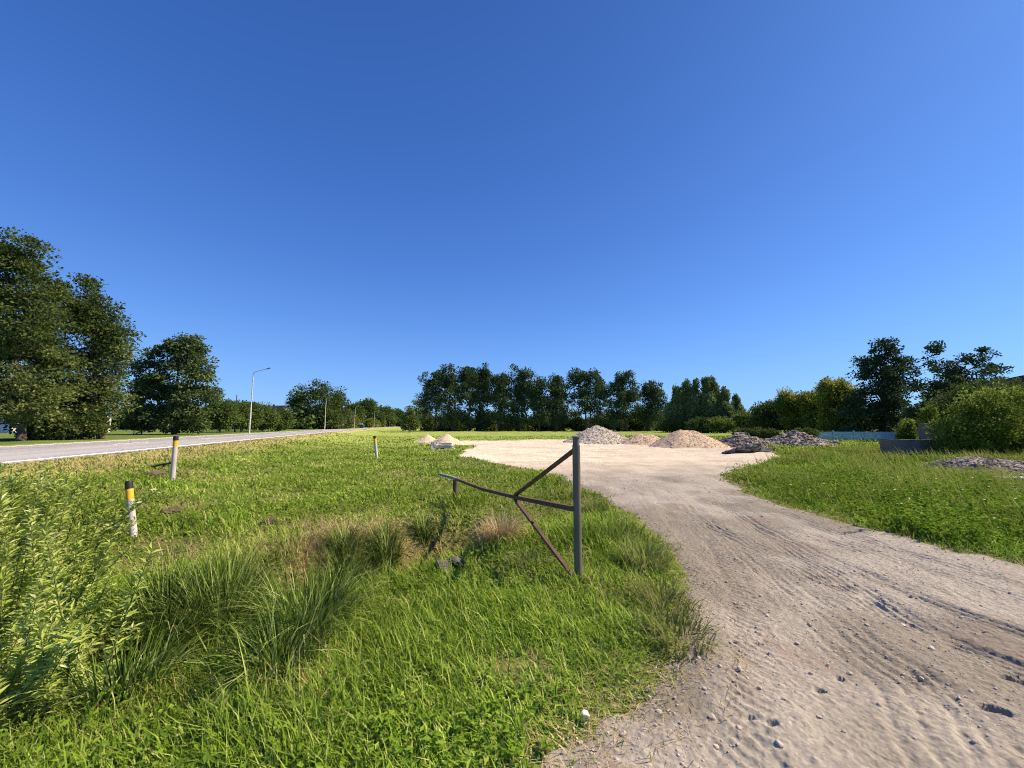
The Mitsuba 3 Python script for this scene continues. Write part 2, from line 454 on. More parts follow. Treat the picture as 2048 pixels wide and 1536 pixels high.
# the bare dirt track and the pale sand yard: one relief, two pieces
RUTS = [([(1440, 1010), (1560, 1090), (1700, 1172), (1790, 1222), (1930, 1292), (2048, 1347), (2300, 1460)], (-.10, -.035, .035, .10), .020, .016, .035),
        ([(1500, 1040), (1620, 1100), (1760, 1162), (1900, 1217), (2048, 1272), (2300, 1370)], (-.06, .06), .026, .030, .02),
        ([(1560, 1052), (1720, 1102), (1880, 1147), (2048, 1200), (2300, 1290)], (-.11, -.037, .037, .11), .021, .015, .02),
        ([(1480, 1000), (1700, 1072), (1880, 1125), (2048, 1172), (2300, 1250)], (-.09, 0, .09), .022, .015, .02),
        ([(1380, 1010), (1470, 1100), (1600, 1230), (1760, 1370), (1850, 1536)], (-.07, .05), .022, .010, .012),
        ([(1440, 1060), (1560, 1160), (1720, 1290), (1900, 1420), (2000, 1536)], (-.12, -.02, .07), .022, .009, .015),
        ([(1880, 1390), (1940, 1450), (1985, 1536)], (-.04, .04), .018, .022, .01),
        ([(1270, 985), (1400, 1040), (1600, 1140), (1850, 1260), (2100, 1380)], (-.11, -.037, .037, .11), .02, .012, .02)]
TREAD = [gp(*q) for q in ((1425, 1080), (1468, 1150), (1496, 1230), (1506, 1320), (1498, 1420), (1470, 1536))]


def relief(x, y):
    fade = 1 - step(7, 16, y)
    z = (np_fbm(x, y, 1.1, 3, 11) - .5) * .045 + (np_fbm(x, y, 9, 3, 12) - .5) * .007 * fade + (np_fbm(x, y, 34, 2, 13) - .5) * .007 * fade
    _, off, s = along([gp(*q) for q in RUTS[0][0]], x, y)
    z = z + ((np_fbm(off, s * .05, 26, 2, 21) - .5) * .007 + (np_fbm(off, s * .04, 7, 2, 22) - .5) * .013) * fade
    c = np_fbm(x, y, 24, 2, 14)
    z = z + .010 * np.maximum(c - .6, 0) / .3 * fade * step(.3, .6, np_fbm(x, y, 1.6, 2, 15))
    for px, offs, wid, dep, dish in RUTS:
        d, off, s = along([gp(*q) for q in px], x, y)
        on = .45 + .55 * step(.35, .6, np_fbm(s, off * 0, 1.3, 2, 16))
        z = z - dish * .5 * np.exp(-(d / .14) ** 2)
        off = off + (np_fbm(s, off * 0, 2.0, 2, 18) - .5) * .06
        for o in offs:
            z = z - dep * .9 * on * np.exp(-((off - o) / wid) ** 2) * (d < .25) + dep * .4 * on * np.exp(-((off - o - 1.9 * wid) / wid) ** 2) * (d < .25)
    d, off, s = along(TREAD, x, y)
    lug = np.sin(6.2832 * ((s + .5 * off + 1.5 * off * off) / .075)) * .5 + .5
    z = z + (.011 * lug - .013) * (1 - step(.09, .16, np.abs(off))) * (d < .3) * (.55 + .45 * step(.3, .55, np_fbm(s, off * 3, 2.2, 2, 17)))
    for px, py, a, b, dep in ((2036, 1362, .10, .035, .055), (1990, 1432, .075, .04, .05), (1500, 1452, .03, .02, .03), (1680, 1360, .03, .02, .025), (1545, 1465, .03, .018, .03), (1640, 1390, .035, .02, .03)):
        c = gp(px, py)
        ca, sa = math.cos(-.35), math.sin(-.35)
        u, w = (x - c[0]) * ca + (y - c[1]) * sa, -(x - c[0]) * sa + (y - c[1]) * ca
        z = z - dep * (1 - step(.55, 1.05, np.hypot(u / a, w / b)))
    yard = step(12, 18, y)
    z = z + yard * ((np_fbm(x * .4, y, .9, 3, 19) - .5) * .10 + (np_fbm(x * .5, y * 1.5, 2.5, 2, 20) - .5) * .05)
    return z


dx, dy = axis(.2, 5.0, .013, -9, 32, 1.035, .22), axis(1.05, 5.4, .013, -3, 48, 1.03, .22)
X, Y = np.meshgrid(dx, dy)
S = inside(X, Y)
Zd = land(X, Y) + np.clip(S, -.35, .1) * .1 + relief(X, Y) * step(-.05, .3, S)
ctr = lambda a: (a[:-1, :-1] + a[1:, 1:]) / 2
sc, yc = ctr(S), ctr(Y)
view = yc > np.abs(ctr(X)) * .45 - 1.0
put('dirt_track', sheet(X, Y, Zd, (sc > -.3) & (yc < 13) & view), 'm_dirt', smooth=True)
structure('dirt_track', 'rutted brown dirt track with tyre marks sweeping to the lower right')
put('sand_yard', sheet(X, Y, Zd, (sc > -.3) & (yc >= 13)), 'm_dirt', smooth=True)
structure('sand_yard', 'pale sand yard spread out in front of the gravel heaps')

# the road and its markings
ry_ = np.concatenate([np.arange(-30, 100, 2.0), np.arange(100, 520, 5.0)])


def strip(r0, r1, y0, y1, lift, n=2):
    ys = ry_[(ry_ >= y0) & (ry_ <= y1)]
    ys = np.unique(np.concatenate([[y0], ys, [y1]]))
    cols = []
    for r in np.linspace(r0, r1, n):
        x = edge_x(ys) + r / .955
        cols.append(np.stack([x, ys, land(edge_x(ys) - 4, ys) + lift], 1))
    v = np.stack(cols, 1).reshape(-1, 3)
    i = np.arange(len(ys) - 1)[:, None] * n + np.arange(n - 1)[None]
    q = np.stack([i, i + 1, i + n + 1, i + n], -1).reshape(-1, 4)
    return v, np.vstack([q[:, [0, 1, 2]], q[:, [0, 2, 3]]])


put('road', strip(-8.1, .35, -30, 515, .03, 6), 'm_asphalt', smooth=True)
structure('road', 'grey two lane asphalt road running away on the left')
put('edge_line', strip(-.25, -.02, -30, 400, .036), 'm_line', 'road')
put('edge_line', strip(-7.80, -7.58, -30, 400, .036), 'm_line', 'road')
for k in range(14):
    y0 = 2.6 + k * 9.0 - 9
    put('centre_dash', strip(-4.47, -4.31, y0, y0 + 3.0, .036), 'm_line', 'road')

# ------------------------------------------------------------------ trees
def clumps(lobes, d, n, depth, seed, shell=.55):
    r = np.random.default_rng(seed)
    C, R = [], []
    for px, py, rx, ry in lobes:
        c = hp(px, py, d)
        C.append(c)
        R.append((rx * d / F, depth * (rx + ry) / 2 * d / F, ry * d / F))
    C, R = np.array(C), np.array(R)
    w = (R[:, 0] * R[:, 2]) ** .9
    k = r.choice(len(C), n, p=w / w.sum())
    u = r.normal(size=(n, 3))
    u /= np.linalg.norm(u, axis=1, keepdims=True)
    rad = shell + (1 - shell) * r.random(n) ** .6
    rad = rad * np.where(r.random(n) > .85, r.uniform(1.05, 1.3, n), 1)
    return C[k] + u * rad[:, None] * R[k] * np.array([.93, 1, .93]), u, C, R


def crown(lobes, d, seed, leaf, per, n, cr, flat=.7, depth=.9, shell=.5, droop=0.0, upright=0.0, aspect=.62):
    """Foliage: leaves gathered in clumps over the lobes of a crown. leaf = leaf length, cr = clump radius, both in metres."""
    r = np.random.default_rng(seed)
    c, u, _, _ = clumps(lobes, d, n, depth, seed, shell)
    tone = r.random(n)
    k = np.repeat(np.arange(n), per)
    m = len(k)
    o = r.normal(size=(m, 3))
    o /= np.linalg.norm(o, axis=1, keepdims=True)
    o = o * (r.random(m) ** .45)[:, None]
    size = cr * r.uniform(.55, 1.3, n)[k]
    p = c[k] + o * size[:, None] * np.array([1, 1, flat + upright])
    nrm = o * .9 + np.array([0, 0, .55]) + r.normal(size=(m, 3)) * .45
    dirn = o + u[k] * .4 + r.normal(size=(m, 3)) * .6 + np.array([0, 0, upright * 1.2 - droop])
    L = leaf * r.uniform(.6, 1.35, m)
    return kites(p, dirn, nrm, L, L * aspect, np.stack([r.random(m), tone[k]], 1)), c


def wood(base, targets, r0, seed, fork=.35, sides=6, limbs=26, lean=(0, 0)):
    r = np.random.default_rng(seed)
    base = np.asarray(base, float)
    top = targets[:, 2].max()
    ax = targets.mean(0)
    h = top - base[2]
    crownx = np.array([ax[0], ax[1]])
    tt = np.linspace(0, 1, 9)
    pts = np.stack([base[0] + (crownx[0] - base[0]) * tt ** 1.3 + lean[0] * np.sin(tt * 3.1), base[1] + (crownx[1] - base[1]) * tt ** 1.3 + lean[1] * np.sin(tt * 3.1), base[2] - .2 + h * .86 * tt], 1)
    pts[1:-1, :2] += r.normal(0, h * .008, (7, 2))
    rad = r0 * (1 - tt * .88)
    rad[0] *= 1.35
    ms = [tube(pts, rad, sides + 2)]
    for i in r.choice(len(targets), min(limbs, len(targets)), replace=False):
        t = targets[i]
        f = np.clip((t[2] - base[2]) / h - r.uniform(.12, .32), .12, .85)
        a = np.array([np.interp(f, tt, pts[:, j]) for j in range(3)])
        mid = a * .5 + t * .5 + np.array([0, 0, -.06 * np.linalg.norm(t - a)]) + r.normal(0, .03 * h, 3)
        w = np.interp(f, tt, rad) * r.uniform(.3, .5)
        ms.append(tube([a, mid * .6 + a * .4, mid, t], [w, w * .75, w * .5, w * .12], 4, False))
    return join(ms)


def tree(name, label, cat, lobes, d, base_px, seed, mat, leaf, cr, n, per, r0=.2, group=None, bark='m_bark', limbs=26, base_z=None, trunk2=None, **kw):
    key = thing(name, label, cat, group)
    (mesh, uv), c = crown(lobes, d, seed, leaf, per, n, cr, **kw)
    put('crown', mesh, mat, key, uv=uv)
    bx = hp(base_px, 860, d)[0]
    bz = float(land(bx, d)) if base_z is None else base_z
    w = [wood((bx, d, bz), c, r0, seed, limbs=limbs)]
    if trunk2:
        w.append(wood((hp(trunk2, 860, d)[0], d + .6, bz), c, r0 * .8, seed + 50, limbs=limbs // 2))
    put('trunk', join(w), bark, key, smooth=60)
    return key


# the tall trees across the road
tree('broadleaf_tree', 'tallest dark tree cut off by the left frame edge across the road', 'tree',
     [(-40, 545, 90, 90), (25, 500, 52, 45), (40, 570, 62, 60), (-30, 650, 120, 90), (70, 640, 60, 70), (20, 740, 110, 80), (-70, 780, 110, 80), (60, 800, 80, 55)], 26, 44, 11, 'm_linden', .21, .88, 430, 116, .20, flat=.6, limbs=40)
tree('broadleaf_tree', 'second tall olive green tree from the left across the road', 'tree',
     [(150, 590, 42, 45), (195, 632, 45, 40), (222, 668, 36, 24), (150, 680, 75, 60), (200, 720, 48, 40), (140, 760, 85, 50), (195, 795, 60, 42), (110, 830, 70, 40), (240, 700, 18, 12)], 30, 205, 12, 'm_linden', .20, .85, 350, 112, .17, flat=.6, limbs=36, trunk2=185)
tree('broadleaf_tree', 'third tree from the left across the road, ragged with drooping tips', 'tree',
     [(362, 694, 34, 22), (388, 722, 26, 36), (330, 716, 34, 26), (360, 762, 58, 42), (318, 790, 52, 46), (392, 800, 38, 44), (340, 832, 62, 30), (412, 748, 24, 9), (288, 738, 28, 26), (300, 780, 40, 40), (372, 690, 34, 18), (395, 740, 34, 30), (350, 845, 72, 18), (418, 795, 16, 8)], 46, 350, 13, 'm_conifer_like', .28, .95, 370, 86, .2, flat=.55, droop=.35, limbs=30)
for i, (px, py, rx, ry, d, lab) in enumerate([(105, 852, 48, 30, 28, 'dark bush at the foot of the leftmost tall trees'), (165, 848, 34, 26, 29, 'bush with brownish leaves between the two tall trees on the left'), (285, 835, 26, 30, 45, 'dark bush left of the third tall tree')]):
    tree('bush', lab, 'bush', [(px, py, rx, ry), (px - rx * .5, py + ry * .4, rx * .6, ry * .5), (px + rx * .5, py + ry * .35, rx * .6, ry * .5)], d, px, 20 + i, 'm_linden', .17, .45, 150, 50, .07, limbs=14)

# the orchard behind the road
for i, (px, top, hw, d) in enumerate([(442, 806, 22, 58), (470, 806, 20, 63), (496, 808, 20, 66), (528, 812, 20, 70), (557, 815, 19, 74), (455, 803, 24, 76), (488, 803, 24, 82), (520, 812, 22, 86)]):
    lab = ['low orchard tree nearest the tall trees, its crown touching them', 'second orchard tree from the left, just left of the nearest lamp post', 'orchard tree right behind the nearest lamp post', 'orchard tree with a forked pale trunk right of the lamp post', 'rightmost orchard tree beside the big round tree', 'taller orchard tree at the back left', 'orchard tree at the back behind the lamp post', 'orchard tree at the back in front of the dark roof'][i]
    tree('orchard_tree', lab, 'tree', [(px, top + 17, hw * 1.15, 17), (px - hw * .5, top + 29, hw * .8, 15), (px + hw * .5, top + 28, hw * .8, 15)], d, px + (i % 3 - 1) * 3, 30 + i, 'm_orchard', .29, .9, 100, 84, .13, 'low trees of the orchard across the road', 'm_grey_bark' if i in (3, 4) else 'm_bark', 16, flat=.75, trunk2=px + 7 if i in (3, 1) else None)

tree('broadleaf_tree', 'big round dark tree halfway along the road', 'tree', [(636, 776, 24, 16), (612, 792, 28, 20), (655, 792, 26, 20), (630, 812, 46, 26), (605, 832, 26, 22), (645, 836, 44, 22), (625, 848, 46, 14), (660, 842, 26, 18), (596, 815, 18, 16)], 128, 628, 41, 'm_linden', .6, 2.3, 190, 95, .4, limbs=20, flat=.7)
tree('broadleaf_tree', 'narrow dark tree close to the right of the big round tree', 'tree', [(673, 798, 11, 13), (682, 815, 10, 18), (668, 832, 16, 20), (690, 838, 12, 18), (676, 848, 20, 12)], 136, 676, 42, 'm_conifer_like', .6, 2.0, 90, 90, .25, limbs=14)
for i, (lob, d, lab) in enumerate([([(706, 822, 14, 12), (704, 838, 18, 14)], 196, 'rounded dark tree behind the bright hedge, left of the pair of far roadside trees'), ([(728, 812, 12, 10), (740, 815, 13, 13), (732, 832, 22, 16)], 262, 'tallest far tree behind the white topped notice board'),
                                   ([(766, 826, 16, 10), (770, 840, 20, 12)], 290, 'wide far tree where the road curves away'), ([(792, 831, 11, 9), (794, 844, 14, 9)], 330, 'far tree at the end of the road beside the small staked tree'), ([(752, 838, 12, 12)], 260, 'low far tree between the two larger roadside trees'),
                                   ([(836, 815, 10, 14), (842, 838, 14, 16)], 130, 'half bare thin tree at the left end of the far tree row')]):
    tree('broadleaf_tree', lab, 'tree', [(a, b, c * 1.15, e * 1.1) for a, b, c, e in lob], d, lob[-1][0], 50 + i, 'm_orchard' if i < 5 else 'm_understory', d * .0042, d * .0105, 190 if i < 5 else 70, 36, .25, limbs=10)
for i, (px, top, hw, d) in enumerate([(696, 832, 5.5, 165), (703, 829, 5.5, 172), (709.5, 831, 4.5, 180), (738, 838, 5, 222), (746, 838, 5, 232), (753, 840, 5, 245), (762, 841, 5, 262)]):
    m = (852 - top) / 2 + 2
    key = thing('hedge_shrub', ['leftmost', 'middle', 'rightmost', 'nearest', 'second', 'third', 'farthest'][i] + (' of the three bright columnar hedge shrubs left of the notice board' if i < 3 else ' of the four bright columnar hedge shrubs right of the notice board'), 'shrub', 'columnar hedge shrubs along the road')
    (mesh, uv), _ = crown([(px, top + m, hw, m), (px, top + m * 1.5, hw * 1.1, m * .7)], d, 70 + i, d * .004, 30, 45, d * .006)
    put('crown', mesh, 'm_yellow_bush', key, uv=uv)

# the row of tall trees behind the field
ROW = [('tall broad dark tree at the left end of the far tree row', [(898, 747, 26, 17), (872, 757, 24, 18), (912, 772, 20, 28), (880, 785, 34, 30), (858, 800, 18, 26), (900, 815, 26, 22)], 868, 905),
       ('slim dark tree second from the left in the far tree row', [(938, 752, 13, 17), (944, 768, 14, 18), (937, 795, 18, 28)], 938, None),
       ('slim pointed tree third from the left in the far tree row', [(963, 747, 12, 17), (968, 768, 14, 20), (966, 798, 15, 28)], 958, None),
       ('thin gappy tree fourth from the left in the far tree row', [(1000, 755, 12, 16), (997, 778, 14, 20), (1001, 806, 17, 24)], 998, None),
       ('twin topped tree fifth from the left in the far tree row', [(1027, 752, 13, 15), (1048, 754, 13, 17), (1037, 778, 24, 22), (1036, 808, 22, 22)], 1038, 1056),
       ('shorter round tree sixth from the left in the far tree row', [(1082, 772, 16, 15), (1072, 788, 14, 20), (1080, 812, 20, 20)], 1078, None),
       ('narrow tree with a pointed top, seventh from the left in the far tree row', [(1113, 762, 7, 12), (1116, 780, 14, 18), (1116, 810, 16, 26)], 1112, None),
       ('widest tree of the far tree row, standing behind the pale gravel heap', [(1156, 756, 18, 14), (1188, 755, 18, 15), (1172, 778, 36, 22), (1178, 805, 42, 24), (1205, 790, 18, 20)], 1170, 1184),
       ('feathery tree standing apart just right of the pale gravel heap', [(1250, 760, 15, 15), (1252, 782, 22, 20), (1248, 812, 28, 28), (1226, 776, 9, 7)], 1254, None),
       ('rounded tree at the right end of the far tree row', [(1302, 778, 18, 15), (1306, 798, 20, 22), (1302, 825, 22, 20)], 1296, None)]
for i, (lab, lob, tr, tr2) in enumerate(ROW):
    lob = [(a, b, c * 1.28, e * 1.12) for a, b, c, e in lob]
    lob.append((lob[-1][0], 838, lob[-1][2] * .9, 14))
    tree('field_tree', lab, 'tree', lob, 112 + (i * 7 % 5), tr, 80 + i, 'm_row', .52, 1.5, 27 * len(lob), 80, .27, 'row of tall trees behind the field', limbs=24, trunk2=tr2, flat=.75, shell=.2)
r_ = np.random.default_rng(5)
ug = ([], [])
for i in range(24):
    px = 846 + i * 21 + r_.uniform(-8, 8)
    hgt = r_.uniform(10, 19)
    ug[i % 4 == 1].append(crown([(px, 860 - hgt, 19, hgt), (px + 11, 862 - hgt * .6, 14, hgt * .7)], 121 + (i % 3) * 3, 100 + i, .5, 60, 50, 1.3, flat=.8)[0])
for i, (px, py, rx, ry) in enumerate(((1140, 838, 24, 18), (1215, 838, 22, 18), (1276, 840, 20, 16), (1095, 838, 18, 18), (905, 842, 22, 16), (985, 842, 20, 14))):
    ug[0].append(crown([(px, py, rx, ry)], 124, 130 + i, .5, 60, 45, 1.3, flat=.8)[0])
for k, (nm, lb) in enumerate((('undergrowth', 'dark undergrowth below the far tree row'), ('light_undergrowth', 'lighter green bushes of the undergrowth below the far tree row'))):
    put(nm, join([m for m, _ in ug[k]]), ('m_dark_bush', 'm_understory')[k], uv=np.vstack([u for _, u in ug[k]]))
    stuff(nm, lb, 'undergrowth')

# distant woodland closing the horizon
def woodland(key, label, x0, x1, y0, y1, n, seed, h0=5, h1=10):
    q = np.random.default_rng(seed)
    u = q.random(n)
    cx, cy = x0 + (x1 - x0) * u, y0 + (y1 - y0) * u + q.normal(0, 6, n)
    hh = h0 + (h1 - h0) * np_fbm(cx, cy, .03, 3, seed)
    per = 14
    c = np.stack([cx, cy, hh * q.random(n) ** .7 + .3], 1)
    k = np.repeat(np.arange(n), per)
    o = q.normal(0, 1, (n * per, 3)) * (1.5, 1.5, 1.0)
    L = q.uniform(.9, 1.9, n * per)
    mesh, uv = kites(c[k] + o, q.normal(0, 1, (n * per, 3)), o * .5 + (0, 0, .6) + q.normal(0, .5, (n * per, 3)), L, L * .7, np.stack([q.random(n * per), q.random(n)[k]], 1))
    put(key, mesh, 'm_orchard', uv=uv)
    stuff(key, label, 'woodland')


woodland('distant_woodland', 'far off woodland closing the horizon behind the road and the field', -620, 190, 330, 380, 3600, 3)
woodland('orchard_thicket', 'dense thicket at the back of the orchard across the road', -150, -62, 92, 132, 900, 4, 3.0, 5.5)
woodland('far_thicket', 'far off thicket in the gap right of the poplars', 40, 420, 190, 150, 1800, 5, 3, 7)

# lighter poplars and willows right of the row
for i, (lob, d, tr, lab) in enumerate([([(1362, 800, 17, 22), (1372, 776, 5, 16), (1352, 786, 4, 14), (1355, 828, 26, 28)], 96, 1360, 'grey green pointed tree with a feathery top beside the far tree row'), ([(1392, 778, 4, 18), (1382, 790, 6, 16), (1387, 820, 20, 32)], 94, 1388, 'tall feathery tree left of the tallest spiky one'),
                                       ([(1411, 774, 4, 18), (1424, 772, 4, 18), (1431, 786, 4, 14), (1416, 815, 18, 34)], 92, 1416, 'pale spiky poplar with two tops between gravel heaps in view'), ([(1450, 793, 4, 16), (1443, 808, 6, 14), (1449, 828, 15, 26)], 90, 1448, 'small conical tree near the end of the light green trees'),
                                       ([(1473, 805, 3.5, 14), (1474, 834, 13, 24)], 90, 1474, 'last and smallest conical tree before the gap in the skyline')]):
    tree('poplar_tree', lab, 'tree', lob, d, tr, 130 + i, 'm_poplar', .42, .52, 130 * len(lob), 36, .16, limbs=16, upright=.9, flat=.8, shell=.3)
for i, (px, py, rx, ry, d, lab) in enumerate([(1440, 848, 30, 14, 84, 'light green bush below the conical trees'), (1492, 840, 22, 18, 84, 'pale green bush left of the distant pole'), (1400, 850, 24, 12, 86, 'dark green bush below the pale poplar'), (1345, 850, 26, 13, 92, 'dark bush at the foot of the feathery tree')]):
    tree('bush', lab, 'bush', [(px, py, rx, ry), (px + rx * .5, py + 3, rx * .6, ry * .8), (px - rx * .5, py + 4, rx * .6, ry * .7)], d, px, 140 + i, 'm_understory' if i < 2 else 'm_dark_bush', .38, .7, 170, 38, .08, limbs=8)

# right hand side
for i, (lob, d, mat, lab) in enumerate([([(1545, 826, 34, 22), (1535, 845, 34, 18), (1570, 840, 30, 22)], 62, 'm_dark_bush', 'rounded bush right of the distant pole'), ([(1588, 812, 32, 20), (1605, 840, 40, 24), (1571, 795, 5, 14)], 58, 'm_yellow_bush', 'yellow green tree with one dark spire on its left'),
                                        ([(1628, 803, 32, 20), (1645, 836, 40, 28)], 55, 'm_yellow_bush', 'sunlit yellow green tree above the blue fence end'), ([(1680, 808, 32, 22), (1684, 838, 34, 28), (1656, 780, 6, 16), (1680, 778, 6, 16), (1694, 784, 5, 12)], 50, 'm_yellow_bush', 'light green tree with two thin tops left of the dark oak')]):
    tree('hedgerow_tree', lab, 'tree', lob, d, lob[0][0], 150 + i, mat, .29, .85, 100 * len(lob), 64, .12, limbs=16, upright=.3, shell=.4)
tree('oak_tree', 'very dark oak with layered branches behind the blue fence', 'tree',
     [(1766, 698, 17, 20), (1786, 712, 14, 14), (1732, 728, 20, 16), (1763, 742, 34, 30), (1812, 734, 22, 16), (1716, 752, 16, 8), (1806, 768, 34, 20), (1756, 792, 52, 34), (1730, 832, 44, 26), (1790, 830, 50, 30), (1750, 858, 60, 16), (1810, 858, 50, 16)], 46, 1768, 160, 'm_oak', .26, .85, 270, 100, .26, limbs=44, flat=.6, shell=.4)
tree('locust_tree', 'loose open tree with wind blown tops right of the dark oak', 'tree',
     [(1872, 704, 12, 16), (1888, 690, 13, 6), (1886, 735, 20, 22), (1926, 718, 20, 18), (1966, 712, 16, 18), (1984, 740, 18, 12), (1930, 750, 44, 18), (1880, 790, 34, 34), (1858, 835, 40, 38), (1900, 770, 40, 24), (1960, 775, 50, 22)], 40, 1885, 161, 'm_oak', .24, .7, 200, 70, .16, limbs=44, flat=.5, shell=.3, droop=-.2)
for i, (lob, d, mat, lab) in enumerate([([(1950, 795, 60, 32), (1895, 825, 40, 38), (2020, 800, 70, 34), (2060, 840, 60, 50), (1940, 840, 70, 40)], 26, 'm_dark_bush', 'dense dark green bush in front of the grey building'),
                                        ([(1958, 838, 58, 44), (1918, 872, 44, 44), (1990, 880, 56, 46), (1886, 905, 20, 24), (2030, 895, 50, 40), (1962, 918, 64, 18), (2050, 850, 50, 56), (1990, 800, 12, 26), (1932, 812, 10, 22), (2030, 790, 14, 22), (1896, 850, 12, 24), (1960, 790, 8, 16)], 19.5, 'm_birch', 'large yellow green bush leaning over the concrete blocks'),
                                        ([(1814, 868, 11, 16), (1806, 888, 14, 9), (1818, 850, 5, 8)], 22.5, 'm_birch', 'small young birch left of the upright concrete block'), ([(1858, 828, 10, 12), (1850, 846, 8, 8)], 24, 'm_birch', 'young birch top showing above the upright concrete block')]):
    tree('bush', lab, 'bush', lob, d, lob[0][0], 170 + i, mat, (.17, .105, .13, .13)[i], (.75, .42, .26, .24)[i], (230, 380, 60, 40)[i], (84, 84, 36, 34)[i], .06, limbs=20, upright=.3, shell=.12, bark='m_twig')
tree('small_tree', 'small round tree with a pale stake standing in the field', 'tree', [(820, 822, 7, 9), (818, 838, 13, 11), (824, 850, 15, 9), (812, 852, 10, 7)], 96, 818, 180, 'm_understory', .36, .7, 150, 40, .1, limbs=12)
single('tree_stake', tube([hp(819, 866, 94.5), hp(819, 853.5, 94.5)], .16, 6), 'm_grey_bark', 'short pale stake in front of the small round field tree', 'stake')
for i, (px, d) in enumerate([(1485, 44), (1510, 43), (1532, 42), (1608, 40)]):
    tree('bush', ['low dark bush behind the left dark rubble heap', 'low spreading bush between the two dark rubble heaps', 'low bush with light leaves behind the gap of the rubble heaps', 'flat dark bush behind the right rubble heap'][i], 'bush', [(px, 866, 18, 7), (px + 12, 868, 14, 6)], d, px, 190 + i, 'm_dark_bush', .2, .35, 70, 34, .03, limbs=6)

# ------------------------------------------------------------------ buildings, fence, poles
def gable_house(key, cx, cy, w, l, h, roof_h, rz, wall, over=.5, hip=0.0):
    c, s = math.cos(rz), math.sin(rz)
    R = np.array([[c, -s, 0], [s, c, 0], [0, 0, 1]])
    z0 = float(land(cx, cy)) - .1
    tr = lambda v: np.asarray(v, float) @ R.T + (cx, cy, z0)
    m = trimesh.creation.box((w, l, h))
    m.apply_translation((0, 0, h / 2))
    gab = trimesh.Trimesh([(-w / 2, -l / 2 + hip, h), (w / 2, -l / 2 + hip, h), (0, -l / 2 + hip, h + roof_h), (-w / 2, l / 2 - hip, h), (w / 2, l / 2 - hip, h), (0, l / 2 - hip, h + roof_h)],
                          [(0, 1, 2), (3, 5, 4), (0, 2, 5), (0, 5, 3), (1, 4, 5), (1, 5, 2)], process=False)
    ms = join([m, gab])
    put('wall', (tr(ms[0]), ms[1]), wall, key)
    a, b, t = w / 2 + over, l / 2 + over, .22
    e = h - over * roof_h / (w / 2)
    prof = np.array([(-a, e), (0, h + roof_h), (a, e), (a, e + t), (0, h + roof_h + t), (-a, e + t)])
    v = np.vstack([np.column_stack([prof[:, 0], np.full(6, -b), prof[:, 1]]), np.column_stack([prof[:, 0], np.full(6, b), prof[:, 1]])])
    v[:, 2] += .03
    f = []
    for k in range(6):
        j = (k + 1) % 6
        f += [(k, j, j + 6), (k, j + 6, k + 6)]
    f += [(0, 5, 4), (0, 4, 1), (1, 4, 3), (1, 3, 2), (6, 10, 11), (6, 7, 10), (7, 9, 10), (7, 8, 9)]
    rk = put('roof', (tr(v), np.array(f)), 'm_roof', key)
    return tr, rk


def win(key, tr, x, y, z, w, h, face='x', sgn=1):
    d = (.06, w, h) if face == 'x' else (w, .06, h)
    m = trimesh.creation.box(d)
    m.apply_translation((x, y, z))
    put('window', (tr(m.vertices), m.faces), 'm_window', key)


c = hp(552, 860, 92)
k = thing('house', 'house with a dark roof showing above the orchard trees', 'house')
tr, rk = gable_house(k, hp(553, 850, 124)[0], 124, 8, 7.5, 3.4, 4.0, math.radians(78), 'm_plaster', over=.35)
for y in (-2.5, 0, 2.5):
    win(k, tr, 4.0, y, 1.7, 1.2, 1.2)
m = box(0, 1.5, 7.6, .4, .4, .9)
put('chimney', (tr(m.vertices), m.faces), 'm_rust', rk)
c = hp(40, 860, 58)
k = thing('house', 'white house glimpsed between the trunks at the far left', 'house')
tr, rk = gable_house(k, c[0] - 4, 64, 10, 22, 3.2, 3.0, math.radians(62), 'm_plaster')
for y in (-8, -5, -1.5, 2, 5.5, 8.5):
    win(k, tr, 5.0, y, 1.8, 1.3, 1.4)
k = thing('warehouse', 'grey building with a dark sloping roof edge at the right frame edge', 'building')
a0, a1 = np.array([50.5, 36.5]), np.array([62.5, 54.5])
u = (a1 - a0) / np.linalg.norm(a1 - a0)
nrm = np.array([u[1], -u[0]])
q = [a0, a1, a1 + nrm * 16, a0 + nrm * 16]
v = np.array([(*p, z) for z in (-.2, 5.9) for p in q])
put('wall', (v, np.array([(0, 1, 5), (0, 5, 4), (1, 2, 6), (1, 6, 5), (2, 3, 7), (2, 7, 6), (3, 0, 4), (3, 4, 7), (4, 5, 6), (4, 6, 7)])), 'm_grey_wall', k)
o = [a0 - u * .6 - nrm * .6, a1 + u * .6 - nrm * .6, a1 + u * .6 + nrm * 16.6, a0 - u * .6 + nrm * 16.6]
v = np.array([(*p, z) for z in (5.95, 6.55) for p in o])
v[[2, 3, 6, 7], 2] += 1.2
put('roof', (v, np.array([(0, 5, 1), (0, 4, 5), (1, 6, 2), (1, 5, 6), (2, 7, 3), (2, 6, 7), (3, 4, 0), (3, 7, 4), (4, 6, 5), (4, 7, 6), (0, 1, 2), (0, 2, 3)])), 'm_roof', k)
for t in (3, 7.5, 12, 16.5):
    p = a0 + u * t - nrm * .02
    m = box(p[0], p[1], 3.4, 1.8, .08, 1.2, math.atan2(u[1], u[0]))
    put('window', m, 'm_window', k)

